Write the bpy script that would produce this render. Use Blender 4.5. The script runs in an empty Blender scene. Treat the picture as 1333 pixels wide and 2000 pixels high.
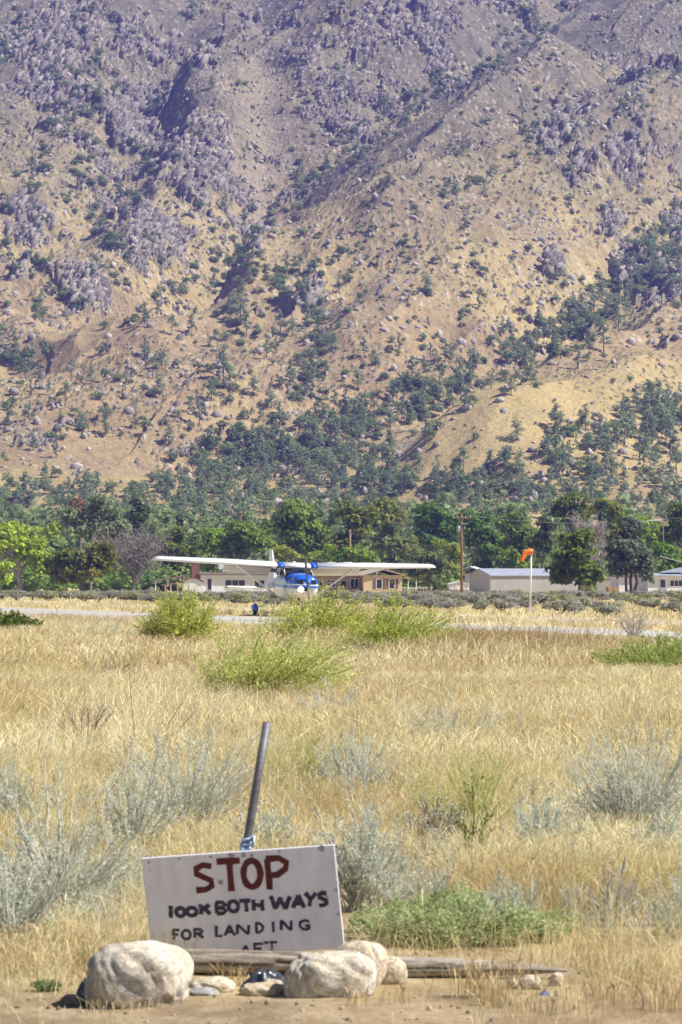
import bpy, bmesh, math, random
import numpy as np
from mathutils import Vector, Matrix, Euler

# ------------------------------------------------------------------ camera, sky, sun, exposure
sc = bpy.context.scene
col = sc.collection
FPX = 6818.0            # focal length in pixels of the 1333 x 2000 photograph
HCAM = 1.56
PITCH = math.atan(120.0 / FPX)
cd = bpy.data.cameras.new('camera')
cam = bpy.data.objects.new('camera', cd); col.objects.link(cam)
cd.sensor_fit = 'VERTICAL'; cd.sensor_height = 36.0; cd.sensor_width = 24.0
cd.lens = 36.0 * FPX / 2000.0
cd.clip_start = 0.5; cd.clip_end = 6000
cam.location = (0, 0, HCAM)
cam.rotation_euler = (math.pi / 2 + PITCH, 0, 0)
cd.dof.use_dof = True; cd.dof.focus_distance = 95.0; cd.dof.aperture_fstop = 15.0
sc.camera = cam

SUN = Vector((0.64, -0.12, 0.76)).normalized()
w = bpy.data.worlds.new('World'); sc.world = w; w.use_nodes = True
nt = w.node_tree; bg = nt.nodes['Background']
sky = nt.nodes.new('ShaderNodeTexSky'); sky.sky_type = 'NISHITA'; sky.sun_disc = False
sky.sun_elevation = math.asin(SUN.z); sky.sun_rotation = math.atan2(SUN.x, SUN.y)
sky.altitude = 800; sky.dust_density = 0.6; sky.ozone_density = 2.2
nt.links.new(sky.outputs[0], bg.inputs[0]); bg.inputs[1].default_value = 0.054
sl = bpy.data.lights.new('sun', 'SUN'); sl.energy = 5.0; sl.angle = math.radians(0.53); sl.color = (1.0, 0.95, 0.87)
so = bpy.data.objects.new('sun', sl); col.objects.link(so)
so.rotation_euler = SUN.to_track_quat('Z', 'Y').to_euler(); so.location = (50, -20, 80)
sc.view_settings.view_transform = 'Standard'; sc.view_settings.look = 'None'
sc.view_settings.exposure = 0.74; sc.view_settings.gamma = 1.0; sc.view_settings.use_curve_mapping = False
sc.cycles.use_denoising = True
sc.cycles.max_bounces = 6; sc.cycles.diffuse_bounces = 3; sc.cycles.transparent_max_bounces = 12
sc.cycles.volume_bounces = 0; sc.cycles.transmission_bounces = 4

rng = np.random.default_rng(7)

# ------------------------------------------------------------------ noise
def _h(ix, iy, s):
    n = (ix.astype(np.int64) * 374761393 + iy.astype(np.int64) * 668265263 + s * 974711) & 0x7fffffff
    n = ((n ^ (n >> 13)) * 1274126177) & 0x7fffffff
    n = ((n ^ (n >> 16)) * 1911520717) & 0x7fffffff
    return ((n ^ (n >> 15)) & 0xffffff) / float(0xffffff)
def vn(x, y, s=0):
    ix = np.floor(x); iy = np.floor(y); fx = x - ix; fy = y - iy
    fx = fx * fx * fx * (fx * (fx * 6 - 15) + 10); fy = fy * fy * fy * (fy * (fy * 6 - 15) + 10)
    a = _h(ix, iy, s); b = _h(ix + 1, iy, s); c = _h(ix, iy + 1, s); d = _h(ix + 1, iy + 1, s)
    return (a + (b - a) * fx) * (1 - fy) + (c + (d - c) * fx) * fy
def fbm(x, y, o=4, s=0, g=0.5):
    r = 0; a = 1; t = 0
    for k in range(o):
        r = r + a * vn(x + 17.3 * k, y - 9.1 * k, s + k); t += a; a *= g
        x = x * 2.03; y = y * 2.03
    return r / t
def ridged(x, y, o=4, s=0, g=0.5):
    r = 0; a = 1; t = 0
    for k in range(o):
        n = 1 - np.abs(2 * vn(x + 5.1 * k, y + 3.7 * k, s + k) - 1)
        r = r + a * n * n; t += a; a *= g; x = x * 2.07; y = y * 2.07
    return r / t
def worley(x, y, s=0):
    ix = np.floor(x); iy = np.floor(y)
    f1 = np.full(x.shape, 9.0); f2 = np.full(x.shape, 9.0); cid = np.zeros(x.shape)
    for dx in (-1, 0, 1):
        for dy in (-1, 0, 1):
            cx = ix + dx; cy = iy + dy
            d = np.hypot(cx + _h(cx, cy, s) - x, cy + _h(cx, cy, s + 71) - y)
            m = d < f1
            f2 = np.where(m, f1, np.minimum(f2, d)); cid = np.where(m, _h(cx, cy, s + 133), cid); f1 = np.where(m, d, f1)
    return f1, f2, cid
def sstep(a, b, x):
    t = np.clip((x - a) / (b - a), 0, 1); return t * t * (3 - 2 * t)

# ------------------------------------------------------------------ picture <-> place
def ray(px, py):
    u = (px - 666.5) / FPX; v = (1000.0 - py) / FPX
    c, s = math.cos(PITCH), math.sin(PITCH)
    return u, c - v * s, s + v * c
def gz(x, y):
    """height of the valley floor"""
    x = np.asarray(x, float); y = np.asarray(y, float)
    z = -1.0 * sstep(185, 390, y) + 0.9 * sstep(470, 620, y)
    near = 1 - sstep(45, 75, y)
    z = z + near * (0.05 * (fbm(x * 0.5, y * 0.35, 3, 5) - 0.5) + 0.012 * (fbm(x * 6, y * 6, 3, 9) - 0.5))
    z = z + 0.055 * np.exp(-((y - 12.15) / 0.45) ** 2 - ((x + 0.1) / 0.42) ** 2) * 1.0
    return z
def at(px, py, D):
    u, c, s = ray(px, py); k = D / c
    return np.array([u * k, D, HCAM + s * k])
def on_ground(px, py):
    D = 20.0
    for _ in range(40):
        u, c, s = ray(px, py); t = -(HCAM - float(gz(u * D / c, D))) / s
        D = 0.5 * D + 0.5 * t * c if t > 0 else D * 1.1
    u, c, s = ray(px, py)
    return np.array([u * D / c, D, float(gz(u * D / c, D))])
def gx(px, D):
    return (px - 666.5) / FPX * D
def proj(x, y, z):
    c, s = math.cos(PITCH), math.sin(PITCH)
    zz = z - HCAM; dep = y * c + zz * s; up = -y * s + zz * c
    return 666.5 + FPX * x / dep, 1000 - FPX * up / dep

# ------------------------------------------------------------------ objects
def tag(o, label=None, cat=None, group=None, kind=None):
    if label: o['label'] = label
    if cat: o['category'] = cat
    if group: o['group'] = group
    if kind: o['kind'] = kind
    return o
def empty(name, loc=(0, 0, 0), rz=0.0, label=None, cat=None, group=None):
    o = bpy.data.objects.new(name, None); col.objects.link(o)
    o.location = loc; o.rotation_euler = (0, 0, rz); o.empty_display_size = 0.2
    return tag(o, label, cat, group)
def link_mesh(name, me, mat, parent=None, smooth=False):
    o = bpy.data.objects.new(name, me); col.objects.link(o)
    if mat is not None and len(me.materials) == 0: me.materials.append(mat)
    if parent is not None: o.parent = parent
    if smooth: me.polygons.foreach_set('use_smooth', [True] * len(me.polygons))
    return o
def np_mesh(name, V, Q, C=None):
    """quads mesh from arrays, with a per-point colour attribute"""
    me = bpy.data.meshes.new(name)
    V = np.ascontiguousarray(V, np.float32); Q = np.ascontiguousarray(Q, np.int32)
    me.vertices.add(len(V)); me.vertices.foreach_set('co', V.ravel())
    n = len(Q); k = Q.shape[1]
    me.loops.add(n * k); me.loops.foreach_set('vertex_index', Q.ravel())
    me.polygons.add(n); me.polygons.foreach_set('loop_start', np.arange(0, n * k, k, dtype=np.int32))
    me.polygons.foreach_set('loop_total', np.full(n, k, np.int32))
    me.update(calc_edges=True)
    if C is not None:
        a = me.color_attributes.new('Col', 'FLOAT_COLOR', 'POINT')
        C4 = np.ones((len(V), 4), np.float32); C4[:, :3] = C
        a.data.foreach_set('color', C4.ravel())
    return me
class Soup:
    """collects quads (numpy) for foliage, blades and stems"""
    def __init__(s): s.V = []; s.Q = []; s.C = []; s.n = 0
    def add(s, V, Q, C):
        s.V.append(V); s.Q.append(Q + s.n); s.C.append(C); s.n += len(V)
    def mesh(s, name): return np_mesh(name, np.concatenate(s.V), np.concatenate(s.Q), np.concatenate(s.C))
    def build(s, name, mat, parent=None): return link_mesh(name, s.mesh(name), mat, parent)
def unit(a): return a / np.maximum(np.linalg.norm(a, axis=-1, keepdims=True), 1e-9)
def leaf_quads(P, N, size, C, r, aspect=1.0):
    """one small quad per leaf clump at P facing N"""
    n = len(P); N = unit(N)
    T = unit(np.cross(N, r.normal(size=(n, 3)))); B = np.cross(N, T)
    sx = (size * (0.6 + 0.8 * r.random(n)))[:, None]; sy = sx * aspect
    q = np.stack([P - T * sx - B * sy * 0.4, P + T * sx * 0.5 - B * sy, P + T * sx + B * sy * 0.4, P - T * sx * 0.5 + B * sy], 1)
    return q.reshape(-1, 3), np.arange(4 * n).reshape(n, 4), np.repeat(C, 4, 0)
def stem_tubes(P, R, C, sides=3):
    """P (n,k,3) polylines, R (n,k) radii -> little prisms"""
    n, k, _ = P.shape
    T = np.gradient(P, axis=1); T = unit(T)
    ref = np.tile(np.array([0.31, 0.52, 0.11]), (n, k, 1)); A = unit(np.cross(T, ref)); B = np.cross(T, A)
    ang = np.arange(sides) * 2 * math.pi / sides
    V = P[:, :, None, :] + R[:, :, None, None] * (A[:, :, None, :] * np.cos(ang)[None, None, :, None] + B[:, :, None, :] * np.sin(ang)[None, None, :, None])
    idx = np.arange(n * k * sides).reshape(n, k, sides)
    a = idx[:, :-1, :]; b = idx[:, 1:, :]
    Q = np.stack([a, np.roll(a, -1, 2), np.roll(b, -1, 2), b], -1).reshape(-1, 4)
    Cc = np.repeat(C, k * sides, 0) if C.ndim == 2 else np.repeat(C.reshape(-1, 3), sides, 0)
    return V.reshape(-1, 3), Q, Cc
class MB:
    """collects boxes, prisms, tubes and lofts into ONE mesh"""
    def __init__(s): s.v = []; s.f = []
    def box(s, x0, x1, y0, y1, z0, z1):
        i = len(s.v)
        s.v += [(x0, y0, z0), (x1, y0, z0), (x1, y1, z0), (x0, y1, z0), (x0, y0, z1), (x1, y0, z1), (x1, y1, z1), (x0, y1, z1)]
        s.f += [(i, i + 3, i + 2, i + 1), (i + 4, i + 5, i + 6, i + 7), (i, i + 1, i + 5, i + 4), (i + 1, i + 2, i + 6, i + 5), (i + 2, i + 3, i + 7, i + 6), (i + 3, i, i + 4, i + 7)]
        return s
    def rings(s, R, cap=True, closed=True):
        i0 = len(s.v); n = len(R[0])
        for r in R: s.v += [tuple(map(float, p)) for p in r]
        for a in range(len(R) - 1):
            for b in range(n if closed else n - 1):
                p = i0 + a * n; q = p + n; b2 = (b + 1) % n
                s.f.append((p + b, p + b2, q + b2, q + b))
        if cap and closed:
            s.f.append(tuple(i0 + b for b in range(n))[::-1]); s.f.append(tuple(i0 + (len(R) - 1) * n + b for b in range(n)))
        return s
    def tube(s, P, r, n=8):
        P = [np.asarray(p, float) for p in P]
        rr = r if hasattr(r, '__len__') else [r] * len(P)
        R = []
        ref = np.array([0.3, 0.2, 0.9]) if abs(unit(P[-1] - P[0])[2]) < 0.9 else np.array([0.9, 0.3, 0.1])
        for k, p in enumerate(P):
            t = unit(P[min(k + 1, len(P) - 1)] - P[max(k - 1, 0)])
            a = unit(np.cross(t, ref)); b = np.cross(t, a)
            R.append([p + rr[k] * (a * math.cos(2 * math.pi * j / n) + b * math.sin(2 * math.pi * j / n)) for j in range(n)])
        return s.rings(R)
    def extrude(s, poly, axis, d0, d1):
        """poly: 2-D outline in the plane across axis"""
        def p3(p, d):
            return (d, p[0], p[1]) if axis == 'x' else (p[0], d, p[1]) if axis == 'y' else (p[0], p[1], d)
        return s.rings([[p3(p, d0) for p in poly], [p3(p, d1) for p in poly]])
    def build(s, name, mat, parent=None, smooth=False, bevel=0.0):
        me = bpy.data.meshes.new(name); me.from_pydata(s.v, [], s.f); me.update()
        bm = bmesh.new(); bm.from_mesh(me); bmesh.ops.recalc_face_normals(bm, faces=bm.faces)
        if bevel > 0:
            bmesh.ops.bevel(bm, geom=list(bm.edges), offset=bevel, segments=1, profile=0.5, affect='EDGES', clamp_overlap=True)
        bm.to_mesh(me); bm.free()
        return link_mesh(name, me, mat, parent, smooth)

# ------------------------------------------------------------------ materials
def _nt(name):
    m = bpy.data.materials.new(name); m.use_nodes = True
    return m, m.node_tree, m.node_tree.nodes['Principled BSDF']
def mat(name, c, rough=0.7, c2=None, scale=3.0, bump=0.0, bscale=20.0, metal=0.0, spec=0.4, stretch=None):
    m, t, b = _nt(name)
    b.inputs['Roughness'].default_value = rough; b.inputs['Metallic'].default_value = metal
    b.inputs['Specular IOR Level'].default_value = spec
    b.inputs['Base Color'].default_value = (*c, 1)
    tc = t.nodes.new('ShaderNodeTexCoord'); mp = t.nodes.new('ShaderNodeMapping')
    if stretch: mp.inputs['Scale'].default_value = stretch
    t.links.new(tc.outputs['Object'], mp.inputs[0])
    if c2 is not None:
        n = t.nodes.new('ShaderNodeTexNoise'); n.inputs['Scale'].default_value = scale; n.inputs['Detail'].default_value = 6; n.inputs['Roughness'].default_value = 0.65
        r = t.nodes.new('ShaderNodeValToRGB'); r.color_ramp.elements[0].position = 0.35; r.color_ramp.elements[1].position = 0.65
        r.color_ramp.elements[0].color = (*c, 1); r.color_ramp.elements[1].color = (*c2, 1)
        t.links.new(mp.outputs[0], n.inputs['Vector']); t.links.new(n.outputs[0], r.inputs[0]); t.links.new(r.outputs[0], b.inputs['Base Color'])
    if bump > 0:
        n2 = t.nodes.new('ShaderNodeTexNoise'); n2.inputs['Scale'].default_value = bscale; n2.inputs['Detail'].default_value = 5
        bp = t.nodes.new('ShaderNodeBump'); bp.inputs['Strength'].default_value = 1.0; bp.inputs['Distance'].default_value = bump
        t.links.new(mp.outputs[0], n2.inputs['Vector']); t.links.new(n2.outputs[0], bp.inputs['Height']); t.links.new(bp.outputs[0], b.inputs['Normal'])
    return m
def vc_mat(name, rough=0.65, trans=0.0, spec=0.25, nscale=0.0, namount=0.25, bump=0.0, bscale=8.0):
    """base colour from the mesh's own colour attribute, a little noise on top"""
    m, t, b = _nt(name)
    b.inputs['Roughness'].default_value = rough; b.inputs['Specular IOR Level'].default_value = spec
    a = t.nodes.new('ShaderNodeAttribute'); a.attribute_name = 'Col'; out = a.outputs['Color']
    tc = t.nodes.new('ShaderNodeTexCoord')
    if nscale > 0:
        n = t.nodes.new('ShaderNodeTexNoise'); n.inputs['Scale'].default_value = nscale; n.inputs['Detail'].default_value = 6; n.inputs['Roughness'].default_value = 0.7
        mr = t.nodes.new('ShaderNodeMapRange'); mr.inputs[1].default_value = 0.3; mr.inputs[2].default_value = 0.7
        mr.inputs[3].default_value = 1 - namount; mr.inputs[4].default_value = 1 + namount
        vm = t.nodes.new('ShaderNodeVectorMath'); vm.operation = 'SCALE'
        t.links.new(tc.outputs['Object'], n.inputs['Vector']); t.links.new(n.outputs[0], mr.inputs[0])
        t.links.new(out, vm.inputs[0]); t.links.new(mr.outputs[0], vm.inputs['Scale']); out = vm.outputs[0]
    t.links.new(out, b.inputs['Base Color'])
    if bump > 0:
        n2 = t.nodes.new('ShaderNodeTexNoise'); n2.inputs['Scale'].default_value = bscale; n2.inputs['Detail'].default_value = 8; n2.inputs['Roughness'].default_value = 0.7
        bp = t.nodes.new('ShaderNodeBump'); bp.inputs['Distance'].default_value = bump
        t.links.new(tc.outputs['Object'], n2.inputs['Vector']); t.links.new(n2.outputs[0], bp.inputs['Height']); t.links.new(bp.outputs[0], b.inputs['Normal'])
    if trans > 0:
        tr = t.nodes.new('ShaderNodeBsdfTranslucent'); mx = t.nodes.new('ShaderNodeMixShader'); mx.inputs[0].default_value = trans
        t.links.new(out, tr.inputs[0]); t.links.new(b.outputs[0], mx.inputs[1]); t.links.new(tr.outputs[0], mx.inputs[2])
        t.links.new(mx.outputs[0], t.nodes['Material Output'].inputs[0])
    return m
M_leaf = vc_mat('leaf', 0.6, 0.45, 0.2)
M_dry = vc_mat('dry_stem', 0.75, 0.3, 0.15)
M_bark = vc_mat('bark', 0.9, 0, 0.1, 3.0, 0.35, 0.03, 10)
M_rock = vc_mat('rock', 0.9, 0, 0.15, 110.0, 0.42, 0.008, 70)
M_block = vc_mat('granite', 0.95, 0, 0.05, 0.9, 0.35, 0.25, 1.6)
M_hill = vc_mat('hillside', 0.95, 0, 0.05, 0.8, 0.28, 0.7, 0.5)
# ------------------------------------------------------------------ valley floor
def lerp(a, b, t): return np.asarray(a) * (1 - t[..., None]) + np.asarray(b) * t[..., None]
def rect_lines():
    f0, f1 = on_ground(-60, 1185.5)[:2], on_ground(1000, 1221)[:2]
    n0, n1 = on_ground(0, 1200)[:2], on_ground(1000, 1249)[:2]
    return f0, f1, n0, n1
RF0, RF1, RN0, RN1 = rect_lines()
RDIR = unit(((RF1 - RF0) + (RN1 - RN0))[None])[0]; RNOR = np.array([-RDIR[1], RDIR[0]])
if RNOR[1] < 0: RNOR = -RNOR
R_NEAR = float(np.dot((RN0 + RN1) / 2, RNOR)); R_FAR = float(np.dot((RF0 + RF1) / 2, RNOR))
T0, T1 = on_ground(250, 1184)[:2], on_ground(980, 1207)[:2]
T_MID = float(np.dot((T0 + T1) / 2, RNOR)); T_HALF = 2.2
def across(x, y): return x * RNOR[0] + y * RNOR[1]

ys = np.concatenate([np.linspace(-40, 9, 12)[:-1], np.arange(9, 17, 0.05), np.arange(17, 60, 0.3), np.arange(60, 200, 1.5), np.arange(200, 660, 6)])
us = np.concatenate([-np.geomspace(1.7, 45, 16)[::-1], np.linspace(-1.6, 1.6, 181), np.geomspace(1.7, 45, 16)])
YY, UU = np.meshgrid(ys, us, indexing='ij')
XX = UU * 0.0978 * np.maximum(YY, 9.0); XX = np.where(np.abs(UU) > 1.65, np.sign(UU) * (np.abs(XX) + (np.abs(UU) - 1.6) * 12), XX)
ZZ = gz(XX, YY)
def dirt_mask(x, y):
    n = fbm(x * 2.2, y * 1.3, 4, 31); n2 = fbm(x * 0.6, y * 0.4, 3, 77)
    near = 1 - sstep(12.6, 13.9, y + (n - 0.5) * 1.6)
    patch = sstep(0.56, 0.68, n2) * (1 - sstep(16, 24, y)) * 0.8
    path = np.exp(-((x + 0.98 + 0.05 * (y - 15)) / 0.2) ** 2) * sstep(13, 14.5, y) * (1 - sstep(17, 19, y)) * 0.7
    br = np.exp(-((x - 0.75) / 0.5) ** 2 - ((y - 13.8) / 0.7) ** 2) * 0.9
    return np.clip(np.maximum.reduce([near, patch, path, br]), 0, 1)
dm = dirt_mask(XX, YY)
n1 = fbm(XX * 7, YY * 5, 4, 3); n3 = fbm(XX * 0.25, YY * 0.12, 3, 12)
Cg = lerp((0.50, 0.39, 0.19), (0.60, 0.50, 0.29), sstep(0.35, 0.65, n1))
Cg = lerp(Cg, (0.42, 0.31, 0.17), sstep(0.5, 0.7, n3) * 0.5)
Cd = lerp((0.27, 0.205, 0.13), (0.40, 0.32, 0.21), sstep(0.35, 0.65, n1))
Cg = Cg * (1 - dm[..., None]) + Cd * dm[..., None]
ac = across(XX, YY)
band = sstep(R_NEAR - 34, R_NEAR - 22, ac) * (1 - sstep(R_NEAR - 4, R_NEAR, ac))
Cg = Cg * (1 - 0.6 * band[..., None]) + np.array([0.36, 0.25, 0.13]) * 0.6 * band[..., None]
idx = np.arange(YY.size).reshape(YY.shape)
Q = np.stack([idx[:-1, :-1], idx[:-1, 1:], idx[1:, 1:], idx[1:, :-1]], -1).reshape(-1, 4)
M_ground = vc_mat('ground', 0.95, 0, 0.05, 30.0, 0.3, 0.012, 45)
g = link_mesh('ground', np_mesh('ground', np.stack([XX, YY, ZZ], -1).reshape(-1, 3), Q, Cg.reshape(-1, 3)), M_ground, None, True)
tag(g, kind='structure')

def strip(name, a0, a1, m, lift, c1, c2):
    """a long level strip between two distances across the field, with ragged edges"""
    L = np.arange(-520, 260, 1.2); W = np.linspace(0, 1, 15)
    LL, WW = np.meshgrid(L, W, indexing='ij')
    rag0 = (fbm(LL * 0.35, LL * 0 + 3, 4, 3) - 0.5) * 1.6; rag1 = (fbm(LL * 0.35, LL * 0 + 9, 4, 5) - 0.5) * 1.6
    A = (a0 + rag0) * (1 - WW) + (a1 + rag1) * WW
    X = RDIR[0] * LL + RNOR[0] * A; Y = RDIR[1] * LL + RNOR[1] * A
    Z = gz(X, Y) + lift
    n = fbm(X * 0.35, Y * 0.35, 4, 8); k = sstep(0.3, 0.7, n)
    i = np.arange(X.size).reshape(X.shape)
    q = np.stack([i[:-1, :-1], i[:-1, 1:], i[1:, 1:], i[1:, :-1]], -1).reshape(-1, 4)
    o = link_mesh(name, np_mesh(name, np.stack([X, Y, Z], -1).reshape(-1, 3), q, lerp(c1, c2, k).reshape(-1, 3)), m)
    return tag(o, kind='structure')
M_asph = vc_mat('weathered_asphalt', 0.9, 0, 0.2, 3.0, 0.2, 0.01, 20)
strip('runway', R_NEAR, R_FAR, M_asph, 0.007, (0.46, 0.44, 0.41), (0.38, 0.36, 0.33))
strip('taxiway', T_MID - T_HALF, T_MID + T_HALF, M_asph, 0.007, (0.50, 0.45, 0.37), (0.42, 0.38, 0.33))

# ------------------------------------------------------------------ mountainside
_D = np.linspace(520, 2100, 1581)
_zb = np.interp(_D, [520, 600, 700, 780, 850, 920, 1000, 1100, 1200, 1300, 1400, 1560, 1750, 2100],
                [-1.6, 0, 3.5, 8, 17, 34, 55, 83, 115, 150, 190, 258, 345, 520])
_k = np.exp(-np.linspace(-2, 2, 81) ** 2); _k /= _k.sum()
_zb = np.convolve(np.pad(_zb, 40, mode='edge'), _k, 'valid'); _zb[:60] = np.interp(_D[:60], [520, 580], [-1.6, _zb[60]])
_py = proj(0 * _D, _D, _zb)[1]
def base_z(D): return np.interp(D, _D, _zb)
def hill_xy(px, py):
    D = np.interp(-np.asarray(py, float), -_py, _D)
    return (np.asarray(px, float) - 666.5) / FPX * D, D
rows = np.concatenate([np.arange(525, 800, 3.5), np.arange(800, 1640, 1.05), np.arange(1640, 2050, 5)])
cu = np.linspace(-1.45, 1.45, 1050)
MY, MU = np.meshgrid(rows, cu, indexing='ij')
MX = MU * 0.0978 * MY
MZ = base_z(MY)
PX = 666.5 + FPX * MX / MY; PY = np.interp(MY, _D, _py)
warp = 13 * (fbm(MX * 0.02, MY * 0.02, 3, 41) - 0.5); warp2 = 13 * (fbm(MX * 0.02 + 9, MY * 0.02, 3, 47) - 0.5)
WX = MX + warp; WY = MY + warp2
def pdist(pts):
    """distance to a polyline on the hill (given by places in the photograph), signed + on its lower, sunny side"""
    X, Y = hill_xy([p[0] for p in pts], [p[1] for p in pts])
    best = np.full(MX.shape, 1e9); sg = np.zeros(MX.shape)
    for k in range(len(X) - 1):
        ax, ay, bx, by = X[k], Y[k], X[k + 1], Y[k + 1]; dx, dy = bx - ax, by - ay; L2 = dx * dx + dy * dy
        t = np.clip(((WX - ax) * dx + (WY - ay) * dy) / L2, 0, 1)
        d = np.hypot(WX - ax - t * dx, WY - ay - t * dy)
        m = d < best; best = np.where(m, d, best)
        s = np.where(dx * (WY - ay) - dy * (WX - ax) > 0, 1.0, -1.0); sg = np.where(m, s, sg)
    return best, sg
def shifted(pts, h):
    return [(a, b + h * FPX / float(hill_xy(a, b)[1])) for a, b in pts]
def valley(pts, depth, wd):
    global MZ
    d, _ = pdist(shifted(pts, -0.55 * depth)); MZ = MZ - depth * np.exp(-(d / wd) ** 1.6)
    return d
def crest(pts, h, wl, wr):
    """a spur: pts run uphill; steep on its shady side (left of the line), gentle on the sunny side"""
    global MZ
    sp = shifted(pts, 0.8 * h); d, s = pdist(sp); ex, ey = hill_xy([sp[0][0], sp[-1][0]], [sp[0][1], sp[-1][1]])
    h = h * sstep(4, 70, np.hypot(MX - ex[0], MY - ey[0])) * sstep(4, 70, np.hypot(MX - ex[1], MY - ey[1]))
    MZ = MZ + h * np.where(s > 0, np.exp(-(d / wl) ** 1.5), np.exp(-(d / wr) ** 1.3))
    return np.where(s > 0, d, 1e9)
V1 = [(300, 640), (350, 545), (430, 470), (490, 400), (505, 300), (508, 120), (520, -60)]
V2 = [(270, 640), (370, 545), (480, 430), (600, 315), (720, 240), (860, 150), (1000, 65), (1120, -40)]
C2 = [(430, 560), (520, 460), (640, 350), (760, 275), (900, 185), (1040, 95), (1160, 0)]
V3 = [(560, 520), (700, 455), (860, 355), (1000, 310), (1200, 190), (1400, 70)]
C3 = [(620, 540), (740, 470), (900, 380), (1040, 330), (1230, 215), (1400, 110)]
V4 = [(420, 925), (650, 870), (850, 795), (1050, 715), (1180, 630), (1300, 520), (1420, 400)]
C4 = [(760, 915), (880, 845), (1010, 775), (1160, 690), (1310, 615), (1450, 540)]
V5 = [(60, 720), (0, 690), (-120, 640)]
C5 = [(20, 640), (130, 610), (300, 585), (430, 570)]
V6 = [(600, 760), (640, 640), (560, 560), (480, 520)]
V7 = [(300, 420), (330, 250), (280, 120), (330, 0)]
V8 = [(60, 500), (200, 400), (240, 300), (330, 120), (380, -20)]
C7 = [(120, 560), (240, 410), (285, 300), (370, 130), (420, -20)]
C9 = [(840, 985), (1000, 905), (1150, 850), (1333, 770), (1450, 720)]
valley(V1, 15, 22); dV2 = valley(V2, 22, 26); dC2 = crest(C2, 24, 12, 52)
dV3 = valley(V3, 13, 18); dC3 = crest(C3, 16, 10, 42)
dV4 = valley(V4, 13, 26); dC4 = crest(C4, 19, 14, 58)
valley(V5, 8, 25); dC5 = crest(C5, 6, 22, 50); dV6 = valley(V6, 6, 18); valley(V7, 8, 14); dV8 = valley(V8, 16, 22); crest(C7, 12, 9, 30); crest(C9, 8, 12, 40)
up = sstep(830, 1000, MY)
MZ = MZ + up * (8 * (fbm(WX * 0.011, WY * 0.009, 4, 2) - 0.5) + 4 * (ridged(WX * 0.022 + 0.006 * WY, WY * 0.012, 3, 15) - 0.5))
ad = WX * 0.93 - WY * 0.37; al = WX * 0.37 + WY * 0.93
MZ = MZ + up * 7 * (ridged(ad * 0.024, al * 0.006, 3, 51) - 0.45) * (0.35 + 0.65 * sstep(900, 1150, MY))
MZ = MZ + up * 1.8 * (fbm(MX * 0.07, MY * 0.06, 4, 6) - 0.5)
PX, PY = proj(MX, MY, MZ)
# where the slope breaks into rock
ROCK = [(110, 140, 120, 150, 1), (250, 230, 110, 140, 1), (400, 350, 130, 150, 1), (300, 470, 110, 70, 1), (60, 420, 90, 110, .9), (165, 570, 55, 60, 1.2), (330, 90, 150, 100, .9),
        (480, 60, 50, 90, .7), (620, 120, 90, 120, .7), (780, 70, 140, 80, .9), (860, 120, 120, 60, .8), (680, 260, 70, 60, .5), (560, 330, 60, 60, .5), (500, 470, 70, 40, .8), (610, 600, 70, 45, .8), (760, 520, 60, 40, .5), (570, 480, 40, 25, .8), (700, 440, 60, 25, .5),
        (1090, 250, 55, 60, 1), (1220, 290, 60, 70, 1), (1160, 340, 90, 70, .6), (1210, 430, 50, 60, .8), (1090, 520, 70, 50, .8), (1060, 430, 80, 50, .5), (1270, 560, 90, 50, 1), (1330, 430, 50, 60, .9), (1100, 120, 40, 30, .3), (930, 330, 60, 40, .4), (880, 430, 70, 30, .4),
        (1180, 820, 110, 25, .8), (1000, 830, 70, 30, .6), (700, 800, 80, 40, .4), (620, 740, 60, 50, .45), (400, 870, 120, 40, .5), (60, 860, 60, 40, .5), (330, 760, 120, 60, .35), (900, 920, 120, 40, .6), (1150, 940, 90, 30, .5), (640, 940, 60, 25, .7), (420, 590, 60, 25, .5), (250, 690, 160, 60, .25)]
rm = np.zeros(MX.shape)
for (a, b, ra, rb, s) in ROCK:
    rm = np.maximum(rm, s * np.exp(-(((PX - a) / ra) ** 2 + ((PY - b) / rb) ** 2)))
smooth = np.zeros(MX.shape)
for (a, b, ra, rb) in ((700, 380, 120, 60), (900, 240, 120, 60), (1060, 140, 90, 50), (820, 480, 150, 55), (900, 570, 160, 90), (1010, 400, 90, 40), (600, 440, 60, 40), (1100, 740, 220, 60), (400, 720, 260, 90)):
    smooth = np.maximum(smooth, np.exp(-(((PX - a) / ra) ** 2 + ((PY - b) / rb) ** 2)))
rm = np.maximum(rm, 0.42 * (1 - smooth) * sstep(650, 100, PY) * sstep(0.4, 0.62, fbm(MX * 0.016, MY * 0.016, 3, 61)))
rm = np.maximum(rm, 0.45 * np.exp(-(np.minimum(np.minimum(dV2, dV3), dV8) / 14) ** 2))
rn = 0.6 * fbm(MX * 0.045, MY * 0.04, 5, 23, 0.6) + 0.4 * fbm(MX * 0.16, MY * 0.12, 4, 25, 0.6) + 0.3 * (ridged(MX * 0.03, MY * 0.03, 3, 29) - 0.5)
mask = sstep(0.50, 0.60, rm * 0.60 + (rn - 0.5) * 1.75 + 0.13 - 0.25 * smooth) * up
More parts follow.
